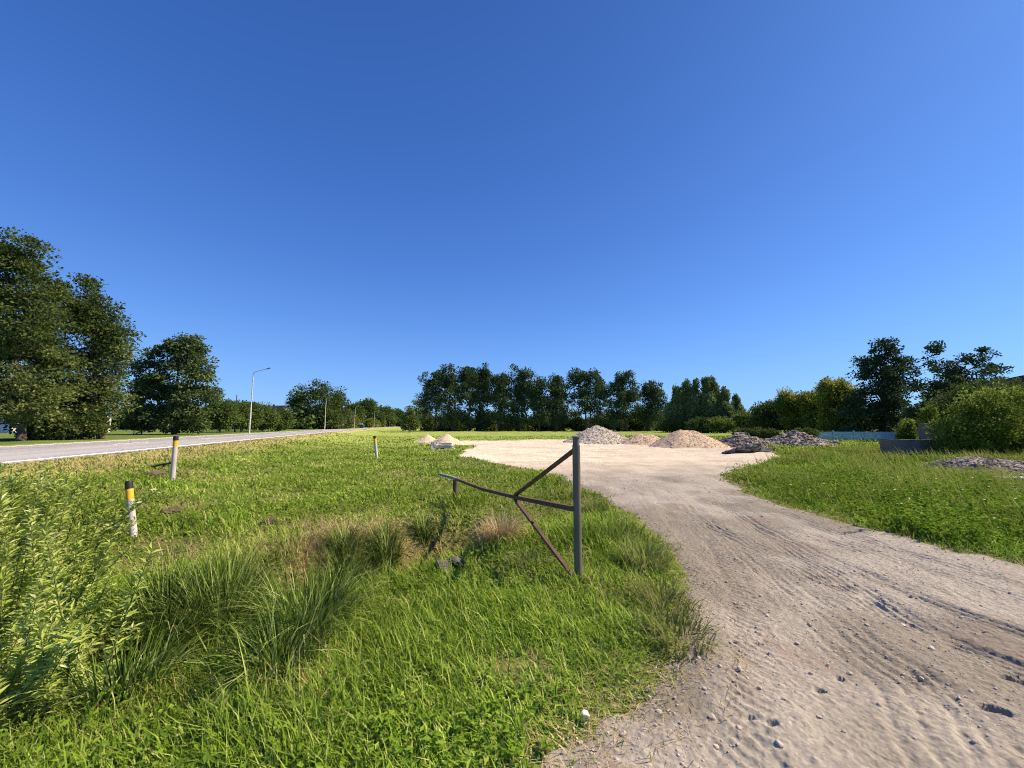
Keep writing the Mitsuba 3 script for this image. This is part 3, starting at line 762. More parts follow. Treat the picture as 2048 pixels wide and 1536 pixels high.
k = thing('panel_fence', 'light blue fence of horizontal boards below the dark oak', 'fence')
f0, f1 = np.array([33.4, 43.0]), np.array([45.5, 41.3])
nf = 6
for i in range(nf + 1):
    p = f0 + (f1 - f0) * i / nf
    put('post', box(p[0], p[1], .45, .14, .14, 1.25), 'm_fence_blue', k)
ang = math.atan2(f1[1] - f0[1], f1[0] - f0[0])
for i in range(nf):
    p = f0 + (f1 - f0) * (i + .5) / nf
    L = np.linalg.norm(f1 - f0) / nf - .15
    for j in range(4):
        put('board', box(p[0], p[1] + .01 * (j % 2), -.02 + j * .27, L, .035, .255, ang), 'm_fence_blue', k)

for i, (px, d, top) in enumerate([(506, 54, 742), (652, 112, 788), (716, 170, 811), (748, 228, 822), (771, 286, 822)]):
    x = edge_x(d) - 9.3 / .955
    z0 = float(land(x, d))
    w = 1 + .25 * (i > 0)
    h = (8.7, 9.2, 9.3, 9.4, 10.5)[i]
    k = thing('street_lamp', ['nearest street lamp with a bent arm across the road', 'second street lamp, in front of the big round tree', 'third street lamp along the road, beside the notice board', 'fourth street lamp along the road', 'farthest street lamp where the road bends'][i], 'street lamp', 'street lamps along the road')
    put('pole', tube([(x, d, z0 - .2), (x, d, z0 + h * .42), (x, d, z0 + h * .425), (x, d, z0 + h - .5), (x + .05, d, z0 + h - .25), (x + .22, d, z0 + h - .06)], [w * .11, w * .10, w * .08, w * .06, .055, .05], 8), 'm_galvanised', k, smooth=40)
    put('arm', tube([(x + .22, d, z0 + h - .06), (x + 1.75, d + .1, z0 + h + .36)], .045, 6), 'm_galvanised', k, smooth=40)
    m = bevel_box(.62, .22, .10, .03)
    m.apply_transform(trimesh.transformations.rotation_matrix(-.27, (0, 1, 0)))
    m.apply_translation((x + 1.98, d + .1, z0 + h + .42))
    put('lamp_head', m, 'm_dark_panel', k)

def pole(name, label, px, top, d, rad, mat, cat='pole'):
    t = hp(px, top, d)
    return single(name, tube([(t[0] + .3 * (px < 500), d, 0), t], [rad * 1.15, rad], 8), mat, label, cat, smooth=40)


pole('utility_pole', 'dark pole standing in the gap of the trees right of centre', 1510, 815, 100, .20, 'm_pole_wood')
wires = []
p0 = hp(1510, 822, 100)
for dz in (0, .9):
    q = np.linspace(0, 1, 14)
    for tgt in (np.array([130.0, 112, 5.6]), np.array([10.0, 150, 4.6])):
        a = p0 - (0, 0, dz)
        b = tgt - (0, 0, dz)
        wires.append(tube(a + (b - a) * q[:, None] + np.stack([0 * q, 0 * q, -1.6 * q * (1 - q)], 1), .02, 3, False))
single('overhead_wire', join(wires), 'm_black', 'thin wires strung from the dark utility pole', 'wire')
pole('antenna_mast', 'thin mast leaning above the orchard trees', 473.5, 790, 120, .12, 'm_pole_wood', 'mast')

d = 187
c = hp(722, 856, d)
z0 = float(land(c[0], d))
k = thing('notice_board', 'roadside notice board with a white upper panel and dark lower panel', 'sign')
put('upper_panel', box(c[0], d, z0 + 2.05, 1.55, .12, 1.0), 'm_white', k)
put('lower_panel', box(c[0] + .1, d, z0 + .75, 1.75, .3, 1.4), 'm_dark_panel', k)
for sx in (-.7, .7):
    put('leg', tube([(c[0] + sx, d + .12, z0 - .1), (c[0] + sx, d + .12, z0 + 2.3)], .05, 6), 'm_dark_panel', k)

# ------------------------------------------------------------------ marker posts of the buried pipe
def marker(px, py, z, ptop, label, lean, rad):
    b = gp(px, py, z)
    t = hp(ptop[0], ptop[1], b[1] + lean)
    k = thing('marker_post', label, 'post', 'white marker posts with yellow bands')
    b3 = np.array([b[0], b[1], z])
    at = lambda u: b3 + (t - b3) * u
    put('shaft', tube([b3 - (t - b3) * .15, at(.45), at(.72)], rad, 20), 'm_white_plastic', k, smooth=40)
    put('yellow_band', tube([at(.72), at(.88)], rad * 1.02, 20), 'm_yellow', k, smooth=40)
    put('cap', tube([at(.88), at(.985), at(1.0)], [rad * 1.04, rad * 1.04, rad * .85], 20), 'm_black', k, smooth=40)


marker(346, 948, float(land(-10.4, 12.1)), (352, 872), 'white marker post with yellow band and black cap leaning right, nearest the road', 0, .052)
marker(754, 918, float(land(-6.4, 18.4)), (749, 872), 'white marker post with yellow band farthest away in the lawn', 0, .066)
marker(270, 1100, -.36, (257, 962), 'large white marker post half hidden by willow leaves', .05, .047)

# ------------------------------------------------------------------ the swing barrier
k = thing('swing_barrier', 'rusty steel swing barrier folded open on a grey post beside the track', 'barrier')
b = gp(1157, 1165)
pz = float(land(*b))
B = np.array([b[0], b[1], 0])
topz = hp(1153, 873, b[1])[2]
put('post', tube([B + (0, 0, -.2), B + (0, 0, topz - .085)], .0395, 28), 'm_steel', k, smooth=40)
put('collar', tube([B + (0, 0, topz - .086), B + (0, 0, topz - .012)], .0325, 24), 'm_steel', k, smooth=40)
put('cap', tube([B + (0, 0, topz - .012), B + (0, 0, topz)], [.044, .044], 24), 'm_steel', k, smooth=30)
A0 = hp(1150, 1018, b[1])
JO = hp(1030, 994, 5.34)
RP = gp(910, 1003)
AR = hp(906, 957, RP[1] + .02)
TP = hp(878, 948, RP[1] + .55)
arm = [A0 + (.0, 0, 0), JO, hp(965, 978, 6.6), AR + (0, 0, .012)]
cv = np.array(arm)
w_ = .026
put('arm', tube(np.vstack([cv[:1], cv[1:2], cv[2:3], cv[3:]]), [w_ * 1.35, w_ * 1.3, w_ * 1.25, w_ * 1.2], 4), 'm_rust', k)
put('arm_tip', tube([AR + (.10, -.22, .014), AR + (0, 0, .016), TP], [.036, .036, .034], 4), 'm_faded_blue', k)
labels[k + '__arm_tip'] = {'label': 'pale blue painted arm end'}
put('upper_strut', bar(hp(1151, 899, b[1]) + (0, .02, 0), JO + (0, .01, .02), .05, .034), 'm_rust', k)
put('lower_strut', bar(JO + (0, 0, -.03), hp(1150, 1158, b[1]) + (0, .01, 0), .05, .030), 'm_rust', k)
bl = JO * .62 + hp(1150, 1158, b[1]) * .38
put('bolt', tube([bl + (-.01, -.05, .01), bl + (-.01, .03, .01)], .014, 6), 'm_rust', k)
rz = float(land(*RP))
single('rest_post', tube([(RP[0], RP[1], rz - .2), (RP[0], RP[1], AR[2] - .022)], .048, 18), 'm_rust', 'short rusty rest post under the far end of the barrier arm', 'post', smooth=40)

# ------------------------------------------------------------------ heaps
def heap(name, label, px0, px1, base_y, peaks, mat, seed, rough, stone, nst, stone_mat=None, depth=.95, cat='heap'):
    """A heap of loose material: a lumpy mound over its footprint, with loose stones on it. peaks: (photo x, photo y, spread in photo pixels)."""
    d = gp(1024, base_y)[1]
    x0, x1 = hp(px0, base_y, d)[0], hp(px1, base_y, d)[0]
    half = (x1 - x0) / 2
    dep = half * depth
    cy = d + dep * .75
    cx = (x0 + x1) / 2 * cy / d
    n = 90
    X, Y = np.meshgrid(np.linspace(cx - half * 1.5, cx + half * 1.5, n), np.linspace(cy - dep * 1.5, cy + dep * 1.5, n))
    Z = np.full_like(X, -.5)
    for px, py, sp in peaks:
        p = hp(px, py, cy)
        s = sp * cy / F
        rr = np.hypot((X - p[0]) / s, (Y - cy) / (s * depth))
        hh = np.maximum(0, 1 - rr)
        Z = np.maximum(Z, (p[2] + .05) * (1.1 - np.sqrt(rr ** 2 + .012)) )
    base = land(X, Y)
    nz = (meshkit.fbm(np.stack([X * 2.2, Y * 2.2, Z], -1), 3, seed) - .5) * rough * 2 + (meshkit.fbm(np.stack([X * 7, Y * 7, Z * 7], -1), 2, seed + 1) - .5) * rough * 1.4
    Z = np.where(Z > -.05, Z + nz * np.clip(Z / .3, 0, 1), Z)
    Z = base + np.clip(Z, -.16, None) + .02
    k = thing(name, label, cat)
    edge = ctr(Z - base) > -.12
    put('mound', sheet(X, Y, Z, edge), mat, k, smooth=True)
    if nst:
        r = np.random.default_rng(seed)
        from scipy.interpolate import RegularGridInterpolator
        it = RegularGridInterpolator((Y[:, 0], X[0]), Z)
        it2 = RegularGridInterpolator((Y[:, 0], X[0]), Z - base)
        ms = []
        while len(ms) < nst:
            a, e = r.uniform(X.min(), X.max()), r.uniform(Y.min(), Y.max())
            if float(it2((e, a))) < r.uniform(-.01, .12) and r.random() > .05:
                continue
            v, f = rock(seed * 999 + len(ms), stone * r.lognormal(0, .45), .7, ICO0)
            ms.append((v + (a, e, max(float(it((e, a))), float(land(a, e)) + .01) + stone * .2), f))
        key = put('stones', join(ms), stone_mat or mat, k)
        labels[key] = {'kind': 'stuff'}
    return k


heap('gravel_heap', 'tall pale grey gravel heap behind the barrier post', 1150, 1248, 887, [(1195, 853, 62), (1210, 860, 55), (1180, 866, 52)], 'm_gravel', 1, .05, .045, 3200)
heap('gravel_heap', 'low tan gravel heap between two taller ones', 1248, 1328, 889, [(1282, 869, 42), (1300, 871, 40)], 'm_tan_gravel', 2, .045, .035, 1000)
heap('gravel_heap', 'wide tan gravel heap with a flat top right of the low one', 1314, 1444, 896, [(1362, 862, 58), (1384, 862, 62), (1372, 862, 60)], 'm_tan_gravel', 3, .04, .03, 1900)
heap('rubble_heap', 'dark rubble heap right of the wide tan gravel heap', 1436, 1532, 895, [(1482, 869, 48), (1500, 876, 42), (1465, 880, 36)], 'm_rubble', 4, .13, .085, 700)
heap('rubble_heap', 'dark rubble heap near the blue fence with pale streaks', 1532, 1656, 893, [(1588, 865, 58), (1610, 874, 52), (1560, 880, 40), (1636, 884, 30)], 'm_rubble', 5, .13, .085, 800)
heap('gravel_heap', 'low grey gravel heap in the weeds at the right frame edge', 1876, 2070, 952, [(1960, 917, 96), (2010, 923, 90), (1920, 934, 62)], 'm_rubble', 6, .04, .026, 3000)
heap('sand_heap', 'small yellowish sand heap left of the concrete slabs', 832, 872, 886, [(855, 871, 24), (845, 878, 18)], 'm_sand', 7, .05, .03, 0)
heap('sand_heap', 'larger yellowish sand heap behind the concrete slabs', 862, 920, 889, [(893, 869, 28), (880, 876, 22), (905, 876, 22)], 'm_sand', 8, .06, .04, 60)

k = thing('asphalt_heap', 'low heap of broken black asphalt slabs at the edge of the yard', 'heap')
r = np.random.default_rng(21)
for i in range(26):
    p = hp(1490 + r.normal(0, 18), 905, 22.6 + r.uniform(-.7, .9))
    hz = max(0, .42 * (1 - abs(p[0] - 13.7) / 1.2))
    s = r.uniform(.14, .42)
    m = box(p[0], p[1], float(land(p[0], p[1])) + .05 + hz * r.uniform(.3, 1), s * 2, s * 1.5, r.uniform(.06, .12), r.uniform(0, 3), (r.normal(0, .35), r.normal(0, .35)), .08, i)
    put('slab_piece', m, 'm_dark_stone' if i % 5 else 'm_concrete', k)

# concrete pieces by the sand heaps
def lump(name, label, px, py, d, size, rz, tilt, mat, cat, zc, jag=.04, seed=0):
    p = hp(px, py, d)
    return single(name, box(p[0], p[1], zc, *size, rz, tilt, jag, seed), mat, label, cat)


lump('concrete_block', 'thick concrete block end tilted at the left of the slab pile', 867, 886, 26.0, (.34, .5, .55), .3, (0, .12), 'm_concrete', 'concrete block', .22, .05, 1)
lump('concrete_slab', 'lower concrete slab lying in the grass by the sand heap', 888, 888, 26.4, (1.15, .8, .22), .05, (0, .02), 'm_concrete', 'concrete slab', .17, .04, 2)
lump('concrete_slab', 'upper concrete slab resting on the lower one by the sand heap', 893, 884, 26.5, (.85, .6, .10), -.05, (.02, .03), 'm_concrete', 'concrete slab', .39, .03, 3)
lump('broken_stone', 'small pale stone at the right end of the slab pile', 907, 891, 26.0, (.10, .14, .24), .5, (0, -.4), 'm_pale_stone', 'stone', .12, .03, 4)

# concrete blocks in the bushes on the right
c1 = hp(1826, 900, 20.2)
single('concrete_block', box(c1[0] + .25, 20.5, .36, 2.6, .7, .95, -.06, (0, .01), .06, 5), 'm_old_concrete', 'long dark concrete block lying in the grass below the bush', 'concrete block')
c2 = hp(1875, 865, 21.4)
single('concrete_block', box(c2[0], 21.6, .75, 1.0, .6, 1.95, -.05, (0, .0), .06, 6), 'm_old_concrete', 'upright grey concrete block half covered by the yellow green bush', 'concrete block')
c3 = hp(2026, 860, 23.5)
single('concrete_post', box(c3[0], 23.2, .75, .30, .3, 2.0, .1, (0, 0), .03, 7), 'm_concrete', 'pale concrete post showing through leaves at the right edge', 'post')
c4 = hp(2030, 966, 10.6)
single('concrete_slab', box(c4[0] + .1, 10.7, .13, 1.2, .55, .08, .08, (0, .02), .03, 8), 'm_concrete', 'thin concrete slab in the weeds in front of the right gravel heap', 'concrete slab')
single('concrete_slab', box(c4[0] + .35, 10.1, .05, .8, .4, .07, -.1, (0, .02), .03, 9), 'm_concrete', 'lower concrete slab piece nearest the track at the right edge', 'concrete slab')

# the broken slab at the culvert, the grey pipe, twigs, mole hills
p = hit(893, 1150)
zb = float(land(p[0], p[1]))
def chunk(seed, size, at, eul):
    m = bevel_box(*size, .012)
    m.vertices = m.vertices + np.random.default_rng(seed).normal(0, .012, m.vertices.shape)
    m.apply_transform(trimesh.transformations.euler_matrix(*eul))
    m.apply_translation(at)
    return m


v, f = join([chunk(1, (.17, .28, .08), (p[0] - .01, p[1] + .02, zb + .035), (.30, .28, .5)), chunk(2, (.12, .15, .06), (p[0] + .09, p[1] + .17, zb + .08), (.2, .35, .9))])
single('broken_slab', (v, f), 'm_dark_stone', 'dark grey broken slab stuck in the ditch bank', 'slab')
p = hit(190, 1408)
zc = float(land(*p))
q = np.linspace(0, 1, 9)[:, None]
path = np.array([p[0] - .11, p[1] - .09, zc + .13]) + q * np.array([.22, .17, .05])
single('plastic_pipe', tube(path, .033, 18), 'm_plastic_sheet', 'short dark shiny pipe end lying in the weeds below the willow', 'pipe', smooth=50)
for i, (px, py, s) in enumerate([(345, 1022, .20), (310, 948, .22), (540, 1045, .16)]):
    p = hit(px, py)
    v, f = rock(60 + i, s, .35, trimesh.creation.icosphere(subdivisions=3))
    v = v + (meshkit.fbm(v * 14, 2, i)[:, None] - .5) * .06
    single('mole_hill', (v + (p[0], p[1], float(land(*p)) + .02), f), 'm_soil', ['dark mole hill in the lawn right of the large marker post', 'mole hill beside the marker post nearest the road', 'bare soil mound at the top of the ditch bank'][i], 'mole hill', smooth=True)
for i, (px, py, L, az) in enumerate([(818, 882, .9, .3), (325, 940, 1.1, -.3)]):
    p = hit(px, py)
    z = float(land(*p))
    dd = np.array([math.cos(az), math.sin(az), 0])
    ms = [tube([np.array([*p, z + .06]) - dd * L / 2, np.array([*p, z + .16]), np.array([*p, z + .12]) + dd * L / 2 + (0, 0, .1)], [.035, .03, .015], 6), tube([np.array([*p, z + .1]), np.array([*p, z + .3]) + dd * .45], [.022, .008], 5)]
    single('fallen_branch', join(ms), 'm_bark', ['dark forked branch lying in the lawn left of the sand heap', 'thin dark branch lying by the marker post nearest the road'][i], 'branch')

# ------------------------------------------------------------------ loose stones on the track
single('white_stone', (lambda m: (m[0] + (*gp(1172, 1446), float(land(*gp(1172, 1446))) + .045), m[1]))(rock(77, .030, .5)), 'm_pale_stone', 'white stone on the bare patch at the edge of the track', 'stone')
r = np.random.default_rng(31)
big = [(1425, 1448), (1752, 1330), (1700, 1352), (1520, 1395), (1655, 1335), (1548, 1355), (1715, 1375), (1920, 1410), (1480, 1358), (1570, 1418), (1432, 1500), (1866, 1308), (1595, 1292), (1640, 1450), (1760, 1425), (1410, 1395), (1398, 1330), (1690, 1480), (1830, 1490),
       (1620, 1260), (1805, 1250), (1970, 1268), (1770, 1152), (1838, 1142), (1700, 1220), (1560, 1510), (1480, 1470), (1950, 1500), (1735, 1262), (1535, 1240)]
for i, q in enumerate(big):
    p = gp(*q)
    s = r.uniform(.009, .020)
    v, f = rock(300 + i, s, .7)
    zz = float(land(*p) + .01 + relief(np.array([p[0]]), np.array([p[1]]))[0])
    single('loose_stone', (v + (p[0], p[1], zz + s * .3), f), 'm_stone', 'small rounded stone lying loose on the dirt track', 'stone', 'loose stones on the dirt track')
n = 22000
ly = 1.1 * np.exp(r.random(n) * 2.4)
lx = ly * r.uniform(-.1, 1.5, n)
s_in = inside(lx, ly)
ok = (s_in > -.15) & (np_fbm(lx, ly, 1.4, 2, 33) > r.uniform(.25, .62, n))
lx, ly = lx[ok], ly[ok]
sz = .0028 * r.lognormal(0, .5, len(lx)) * (1 + ly * .16)
zz = land(lx, ly) + .01 + relief(lx, ly)
base = [rock(500 + i, 1.0, .7, ICO0) for i in range(12)]
pick = r.integers(0, 12, len(lx))
vs = np.stack([base[i][0] for i in pick]) * sz[:, None, None] + np.stack([lx, ly, zz + sz * .2], 1)[:, None]
fs = np.array(ICO0.faces)[None] + (np.arange(len(lx)) * len(ICO0.vertices))[:, None, None]
put('gravel', (vs.reshape(-1, 3), fs.reshape(-1, 3)), 'm_stone')
stuff('gravel', 'scattered small gravel and clods on the dirt track', 'gravel')

# ------------------------------------------------------------------ grass
r = np.random.default_rng(41)


def scatter(n, d0, d1, t0, t1):
    y = d0 * np.exp(r.random(n) * math.log(d1 / d0))
    x = y * r.uniform(t0, t1, n)
    return x, y


def road_r(x, y):
    return (x - edge_x(y)) * .955


z_ditch = lambda a, b: -(land(a, b)) * (b < 9)
n = 430000
x, y = scatter(n, 1.15, 60, -1.75, 1.75)
s = inside(x, y)
ok = (s < -.08 - .3 * r.random(n) ** 3 + r.exponential(.09, n)) & (road_r(x, y) > .55) & ~((y > 30) & (r.random(n) < .4))
bald = np_fbm(x, y, 1.9, 3, 42)
ok &= (z_ditch(x, y) < .22) | (r.random(n) < .22)
ok &= np.hypot((x + .28) / .25, (y - 6.0) / .45) > 1
ok &= (bald < .66 + .25 * r.random(n)) | (y > 9)
x, y, s = x[ok], y[ok], s[ok]
n = len(x)
z = land(x, y)
right = step(0, .6, x - 2.2 - .12 * y) * step(3, 4, y)
tall = step(.42, .7, np_fbm(x, y, .9, 3, 43))
edge = step(-.5, -.03, s)
L = (.085 + .11 * tall) * (1 - .45 * edge) * r.lognormal(0, .32, n)
L *= 1 + right * .7 * step(.1, .9, -s)
clump = np.exp(-((x - 1.25) / .5) ** 2 - ((y - 5.3) / 1.1) ** 2)
L *= 1 + 1.5 * clump
L *= 1 + .9 * step(.25, .5, z_ditch(x, y))
L = np.where(y > 9, np.minimum(L, .16 + .25 * right), L)
wd = .0085 * np.maximum(1, y / 2.8) ** .95 * r.uniform(.7, 1.3, n)
wind = np.pi + r.normal(0, .8, n)
az = np.where(r.random(n) < .45, wind, r.uniform(0, 6.283, n))
mesh, uv = blades(x, y, z - .01, az, L, wd, r.uniform(.05, .7, n), r.uniform(.2, 1.6, n), np.stack([r.random(n), r.random(n)], 1))
put('grass', mesh, 'm_grass', uv=uv)
stuff('grass', 'green grass of the lawn, the ditch banks and the field', 'grass')

# dead straw along the track and on the banks
n = 42000
x, y = scatter(n, 1.2, 12, -1.2, 1.4)
s = inside(x, y)
ok = ((np.abs(s) < .45 * r.random(n) ** .7) & (r.random(n) < .8)) | ((np_fbm(x, y, 1.9, 3, 42) > .62) & (s < 0)) | ((np_fbm(x, y, 1.6, 3, 5) > .52) & (np.hypot((x + 2.2) / 1.5, (y - 6.2) / .9) < 1.2))
x, y = x[ok], y[ok]
n = len(x)
mesh, uv = blades(x, y, land(x, y) + .005, r.uniform(0, 6.283, n), r.uniform(.04, .13, n), .0036 * np.maximum(1, y / 2.6) * r.uniform(.7, 1.3, n), r.uniform(.7, 1.5, n), r.uniform(-.2, .6, n), r.random((n, 2)))
put('dead_grass', mesh, 'm_straw', uv=uv)
stuff('dead_grass', 'dry straw coloured dead grass along the track and on the ditch bank', 'dead grass')

n = 14000
q = np.random.default_rng(45)
x, y = -2.7 + q.normal(0, .85, n), 5.55 + q.normal(0, .5, n)
ok = np_fbm(x, y, 2.0, 3, 46) > q.uniform(.40, .56, n)
x, y = x[ok], y[ok]
n = len(x)
mesh, uv = blades(x, y, land(x, y) + .005, q.uniform(0, 6.283, n), q.uniform(.08, .22, n), .0085 * q.uniform(.7, 1.3, n), q.uniform(.4, 1.3, n), q.uniform(0, .9, n), q.random((n, 2)))
put('bank_straw', mesh, 'm_straw', uv=uv)
stuff('bank_straw', 'matted dry brown grass on the far bank of the ditch', 'dead grass')

# low broad leaves between the blades
n = 150000
x, y = scatter(n, 1.2, 22, -1.6, 1.6)
s = inside(x, y)
pn = np_fbm(x, y, .8, 3, 51)
right = (x > 2.2 + .12 * y) & (y > 4)
want = step(.42, .62, pn) * .8 + .5 * right + .7 * np.exp(-((x + 4) / 1.8) ** 2 - ((y - 6) / 1.6) ** 2) + .15 * (y < 2.3)
ok = (s < -.12) & (r.random(n) < want) & (road_r(x, y) > 3)
x, y = x[ok], y[ok]
right = right[ok]
n = len(x)
hgt = r.uniform(.015, .12, n) * (1 + 1.9 * right * r.random(n))
a = r.uniform(0, 6.283, n)
dirn = np.stack([np.cos(a), np.sin(a), r.uniform(-.3, .7, n)], 1)
nr = np.stack([r.normal(0, .45, n), r.normal(0, .45, n), np.ones(n)], 1)
L = r.uniform(.018, .045, n) * np.maximum(1, y / 4) ** .7
tone = np_fbm(x, y, 5, 2, 52)
(mesh, uv) = kites(np.stack([x, y, land(x, y) + hgt], 1), dirn, nr, L, L * r.uniform(.4, .7, n), np.stack([r.random(n), tone], 1))
put('ground_cover', mesh, 'm_weed', uv=uv)
stuff('ground_cover', 'low broad leaved weeds growing among the grass', 'weeds')

# tall wind blown meadow grass right of the track
n = 26000
x, y = r.uniform(4.5, 24, n), r.uniform(5.2, 22, n)
s = inside(x, y)
ok = (s < -.5) & (np_fbm(x, y, .7, 3, 61) > r.uniform(.44, .62, n)) & (x / y < 1.6) & ~((np.hypot(x - 15.2, (y - 13.4)) < 2.2))
x, y = x[ok], y[ok]
n = len(x)
L = r.uniform(.3, .75, n)
mesh, uv = blades(x, y, land(x, y) - .02, np.pi + r.normal(0, .5, n), L, .0065 * np.maximum(1, y / 4) * r.uniform(.8, 1.3, n), r.uniform(.05, .35, n), r.uniform(.4, 1.1, n), np.stack([r.random(n), np_fbm(x, y, 2, 2, 62)], 1), 3)
put('meadow_grass', mesh, 'm_meadow', uv=uv)
stuff('meadow_grass', 'tall pale wind blown meadow grass right of the track', 'tall grass')


# sedge tussocks of the ditch
def tussock(label, px, py, z, L, nb, spread, seed, mat='m_sedge', name='sedge_tussock', cat='sedge', group=None):
    q = np.random.default_rng(seed)
    c = hit(px, py)
    a = q.uniform(0, 6.283, nb)
    rad = spread * q.random(nb) ** .6
    x, y = c[0] + np.cos(a) * rad, c[1] + np.sin(a) * rad
    LL = L * q.uniform(.5, 1.15, nb)
    mesh, uv = blades(x, y, land(x, y) - .02, a + q.normal(0, .5, nb), LL, .0095 * q.uniform(.7, 1.4, nb), q.uniform(.0, .4, nb), q.uniform(.3, 2.2, nb), np.repeat(q.random((nb, 1)), 2, 1), 4)
    return single(name, mesh, mat, label, cat, group, uv=uv)


for i, (px, py, L, nb, sp) in enumerate([(440, 1300, .72, 900, .28), (330, 1330, .62, 600, .25), (620, 1270, .55, 600, .25), (700, 1200, .62, 700, .24), (770, 1165, .42, 420, .2), (560, 1345, .45, 420, .22), (250, 1400, .45, 350, .2), (690, 1100, .38, 350, .18), (850, 1075, .36, 300, .16), (500, 1210, .45, 420, .22)]):
    tussock(['largest drooping sedge tussock in the middle of the ditch', 'sedge tussock between the willow and the largest tussock', 'sedge tussock right of the largest one', 'upright sedge tussock where the ditch turns', 'short sedge tussock left of the broken slab', 'low sedge tussock on the near ditch bank', 'small sedge tussock beside the dark pipe end', 'small tussock on the far ditch bank', 'tussock just left of the dry grass clump', 'tussock behind the largest one on the far bank'][i], px, py, -.3 if i < 7 else -.1, L * 1.1, int(nb * 1.25), sp * .9, 200 + i)
tussock('clump of dry straw coloured stalks under the barrier arm', 1000, 1085, -.05, .5, 800, .2, 230, 'm_straw', 'dry_grass_clump', 'dry grass')
for i, (px, py, L, nb) in enumerate([(1230, 1085, .42, 420), (1290, 1130, .36, 380), (1190, 1020, .34, 260), (1320, 1210, .26, 260), (1350, 1275, .24, 240), (1060, 1130, .24, 200)]):
    tussock(['pale long grass clump close right of the barrier post', 'long grass clump leaning over the edge of the track', 'grass clump behind the barrier post by the track', 'grass clump on the track edge in the foreground', 'nearest grass clump on the left track edge', 'grass clump left of the barrier post foot'][i], px, py, 0, L, nb, .24, 240 + i, 'm_meadow', 'grass_clump', 'grass clump')


# leafy weeds on the right verge, flowers
def weed(px, py, h, n_st, leaf, seed, spread=.25):
    q = np.random.default_rng(seed)
    c = hit(px, py)
    B, D, N, Ls, U = [], [], [], [], []
    for _ in range(n_st):
        b = np.array([c[0] + q.normal(0, spread), c[1] + q.normal(0, spread), 0])
        b[2] = float(land(b[0], b[1])) - .02
        t = b + np.array([q.normal(-.06, .12), q.normal(0, .1), h * q.uniform(.5, 1.1)])
        m = 16
        u = q.uniform(.1, 1, m)
        a = q.uniform(0, 6.28, m)
        B.append(b + (t - b) * u[:, None])
        D.append(np.stack([np.cos(a), np.sin(a), q.uniform(-.2, .6, m)], 1))
        N.append(np.stack([q.normal(0, .6, m), q.normal(0, .6, m), np.ones(m)], 1))
        Ls.append(leaf * q.uniform(.5, 1.2, m))
        U.append(np.stack([q.random(m), np.full(m, q.random())], 1))
    L = np.concatenate(Ls)
    return kites(np.vstack(B), np.vstack(D), np.vstack(N), L, L * .55, np.vstack(U), tipdrop=.2)


ws = []
for i in range(90):
    px, py = r.uniform(1540, 2080), r.uniform(965, 1085)
    c = gp(px, py)
    if inside(np.array([c[0]]), np.array([c[1]]))[0] < -.35:
        ws.append(weed(px, py, r.uniform(.25, .6), 12, r.uniform(.04, .085), 260 + i, .25))
for i in range(14):
    px, py = r.uniform(380, 1120), r.uniform(1330, 1530)
    ws.append(weed(px, py, r.uniform(.08, .16), 7, r.uniform(.03, .06), 400 + i, .12))
put('leafy_weeds', join([w[0] for w in ws]), 'm_weed', uv=np.vstack([w[1] for w in ws]))
stuff('leafy_weeds', 'bushy leafy weeds on the verge right of the track and on the near ditch bank', 'weeds')

# tall grass standing in the ditch
n = 5000
q = np.random.default_rng(77)
line = shapely.LineString(DITCH)
pts = np.array([line.interpolate(t).coords[0] for t in q.uniform(.7, 6.2, n)])
x, y = pts[:, 0] + q.normal(0, .42, n), pts[:, 1] + q.normal(0, .36, n)
ok = (np_fbm(x, y, 2.6, 2, 78) > q.uniform(.5, .6, n)) & (y > 1.6)
x, y = x[ok], y[ok]
n = len(x)
mesh, uv = blades(x, y, land(x, y) - .02, q.uniform(0, 6.283, n), q.uniform(.15, .42, n), .0085 * q.uniform(.7, 1.3, n), q.uniform(0, .4, n), q.uniform(.3, 1.7, n), np.stack([q.random(n), np_fbm(x, y, 3, 2, 79)], 1), 3)
put('ditch_grass', mesh, 'm_sedge', uv=uv)
stuff('ditch_grass', 'lush tall grass standing in the ditch', 'grass')

fl = []
for i in range(46):
    px, py = r.uniform(1560, 2040), r.uniform(985, 1075)
    c = gp(px, py)
    if inside(np.array([c[0]]), np.array([c[1]]))[0] > -.3 or i % 2:
        continue
    h = r.uniform(.25, .5)
    v, f = rock(700 + i, .022, .4, ICO0)
    fl.append((v + (c[0], c[1], float(land(*c)) + h), f))
put('white_flowers', join(fl), 'm_flower')
stuff('white_flowers', 'scattered white flower heads among the weeds right of the track', 'flowers')

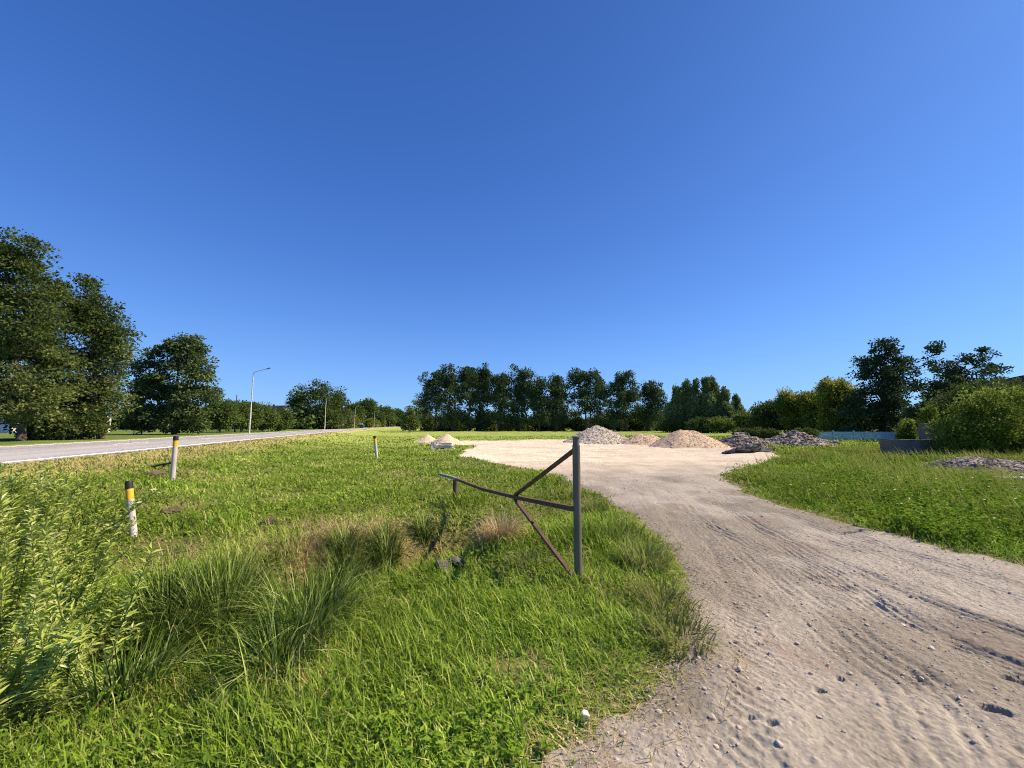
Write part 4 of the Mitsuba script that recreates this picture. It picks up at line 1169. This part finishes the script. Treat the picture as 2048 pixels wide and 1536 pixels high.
# ------------------------------------------------------------------ willow in the left foreground
q = np.random.default_rng(91)
k = thing('willow_bush', 'leafy willow bush filling the left edge of the foreground', 'bush')
st, B, D, N, Ls, U = [], [], [], [], [], []
for i in range(420):
    if i < 350:
        by_ = max(2.35, 3.2 + q.normal(0, .6))
        b = np.array([-1.27 * by_ + q.normal(0, .27), by_, 0])
        h = q.uniform(.2, 1.12)
        out = np.array([q.normal(-.02, .2), q.normal(-.02, .22), 0])
    elif i < 400:
        b = np.array([-2.95 + q.normal(0, .16), 2.3 + q.normal(0, .25), 0])
        h = q.uniform(.25, .7)
        out = np.array([q.normal(.04, .16), q.normal(-.1, .2), 0])
    else:
        by_ = 3.5 + q.normal(0, .4)
        b = np.array([-1.08 * by_ + q.normal(0, .12), by_, 0])
        h = q.uniform(.35, .85)
        out = np.array([q.uniform(.0, .34), q.normal(0, .2), 0])
    b[2] = float(land(b[0], b[1])) - .02
    t = b + out + (0, 0, h + .15)
    mid = (b + t) / 2 - out * .18
    pts = np.array([b, mid * .5 + b * .5 - out * .05, mid, mid * .5 + t * .5, t])
    st.append(tube(pts, [.005, .0045, .004, .003, .0015], 4, False))
    m = int(70 + 80 * h)
    u = np.sort(q.uniform(.04, 1, m)) ** .85
    pp = np.stack([np.interp(u, np.linspace(0, 1, 5), pts[:, j]) for j in range(3)], 1)
    ax_ = (t - b) / np.linalg.norm(t - b)
    a = np.arange(m) * 2.4 + q.uniform(0, 6)
    side = np.stack([np.cos(a), np.sin(a), 0 * a], 1)
    B.append(pp)
    D.append(side * .8 + ax_ * .55 + q.normal(0, .25, (m, 3)) + np.array([-.25, 0, 0]))
    N.append(np.stack([q.normal(0, .4, m), q.normal(0, .4, m), np.ones(m)], 1) - side * .2)
    Ls.append(q.uniform(.040, .078, m))
    U.append(np.stack([q.random(m), np.full(m, q.random())], 1))
L = np.concatenate(Ls)
mesh, uv = kites(np.vstack(B), np.vstack(D), np.vstack(N), L, L * q.uniform(.24, .36, len(L)), np.vstack(U), tipdrop=.12)
put('stems', join(st), 'm_twig', k)
labels[k + '__stems'] = {'kind': 'stuff'}
fk = put('foliage', mesh, 'm_willow', k, uv=uv)
labels[fk] = {'kind': 'stuff'}
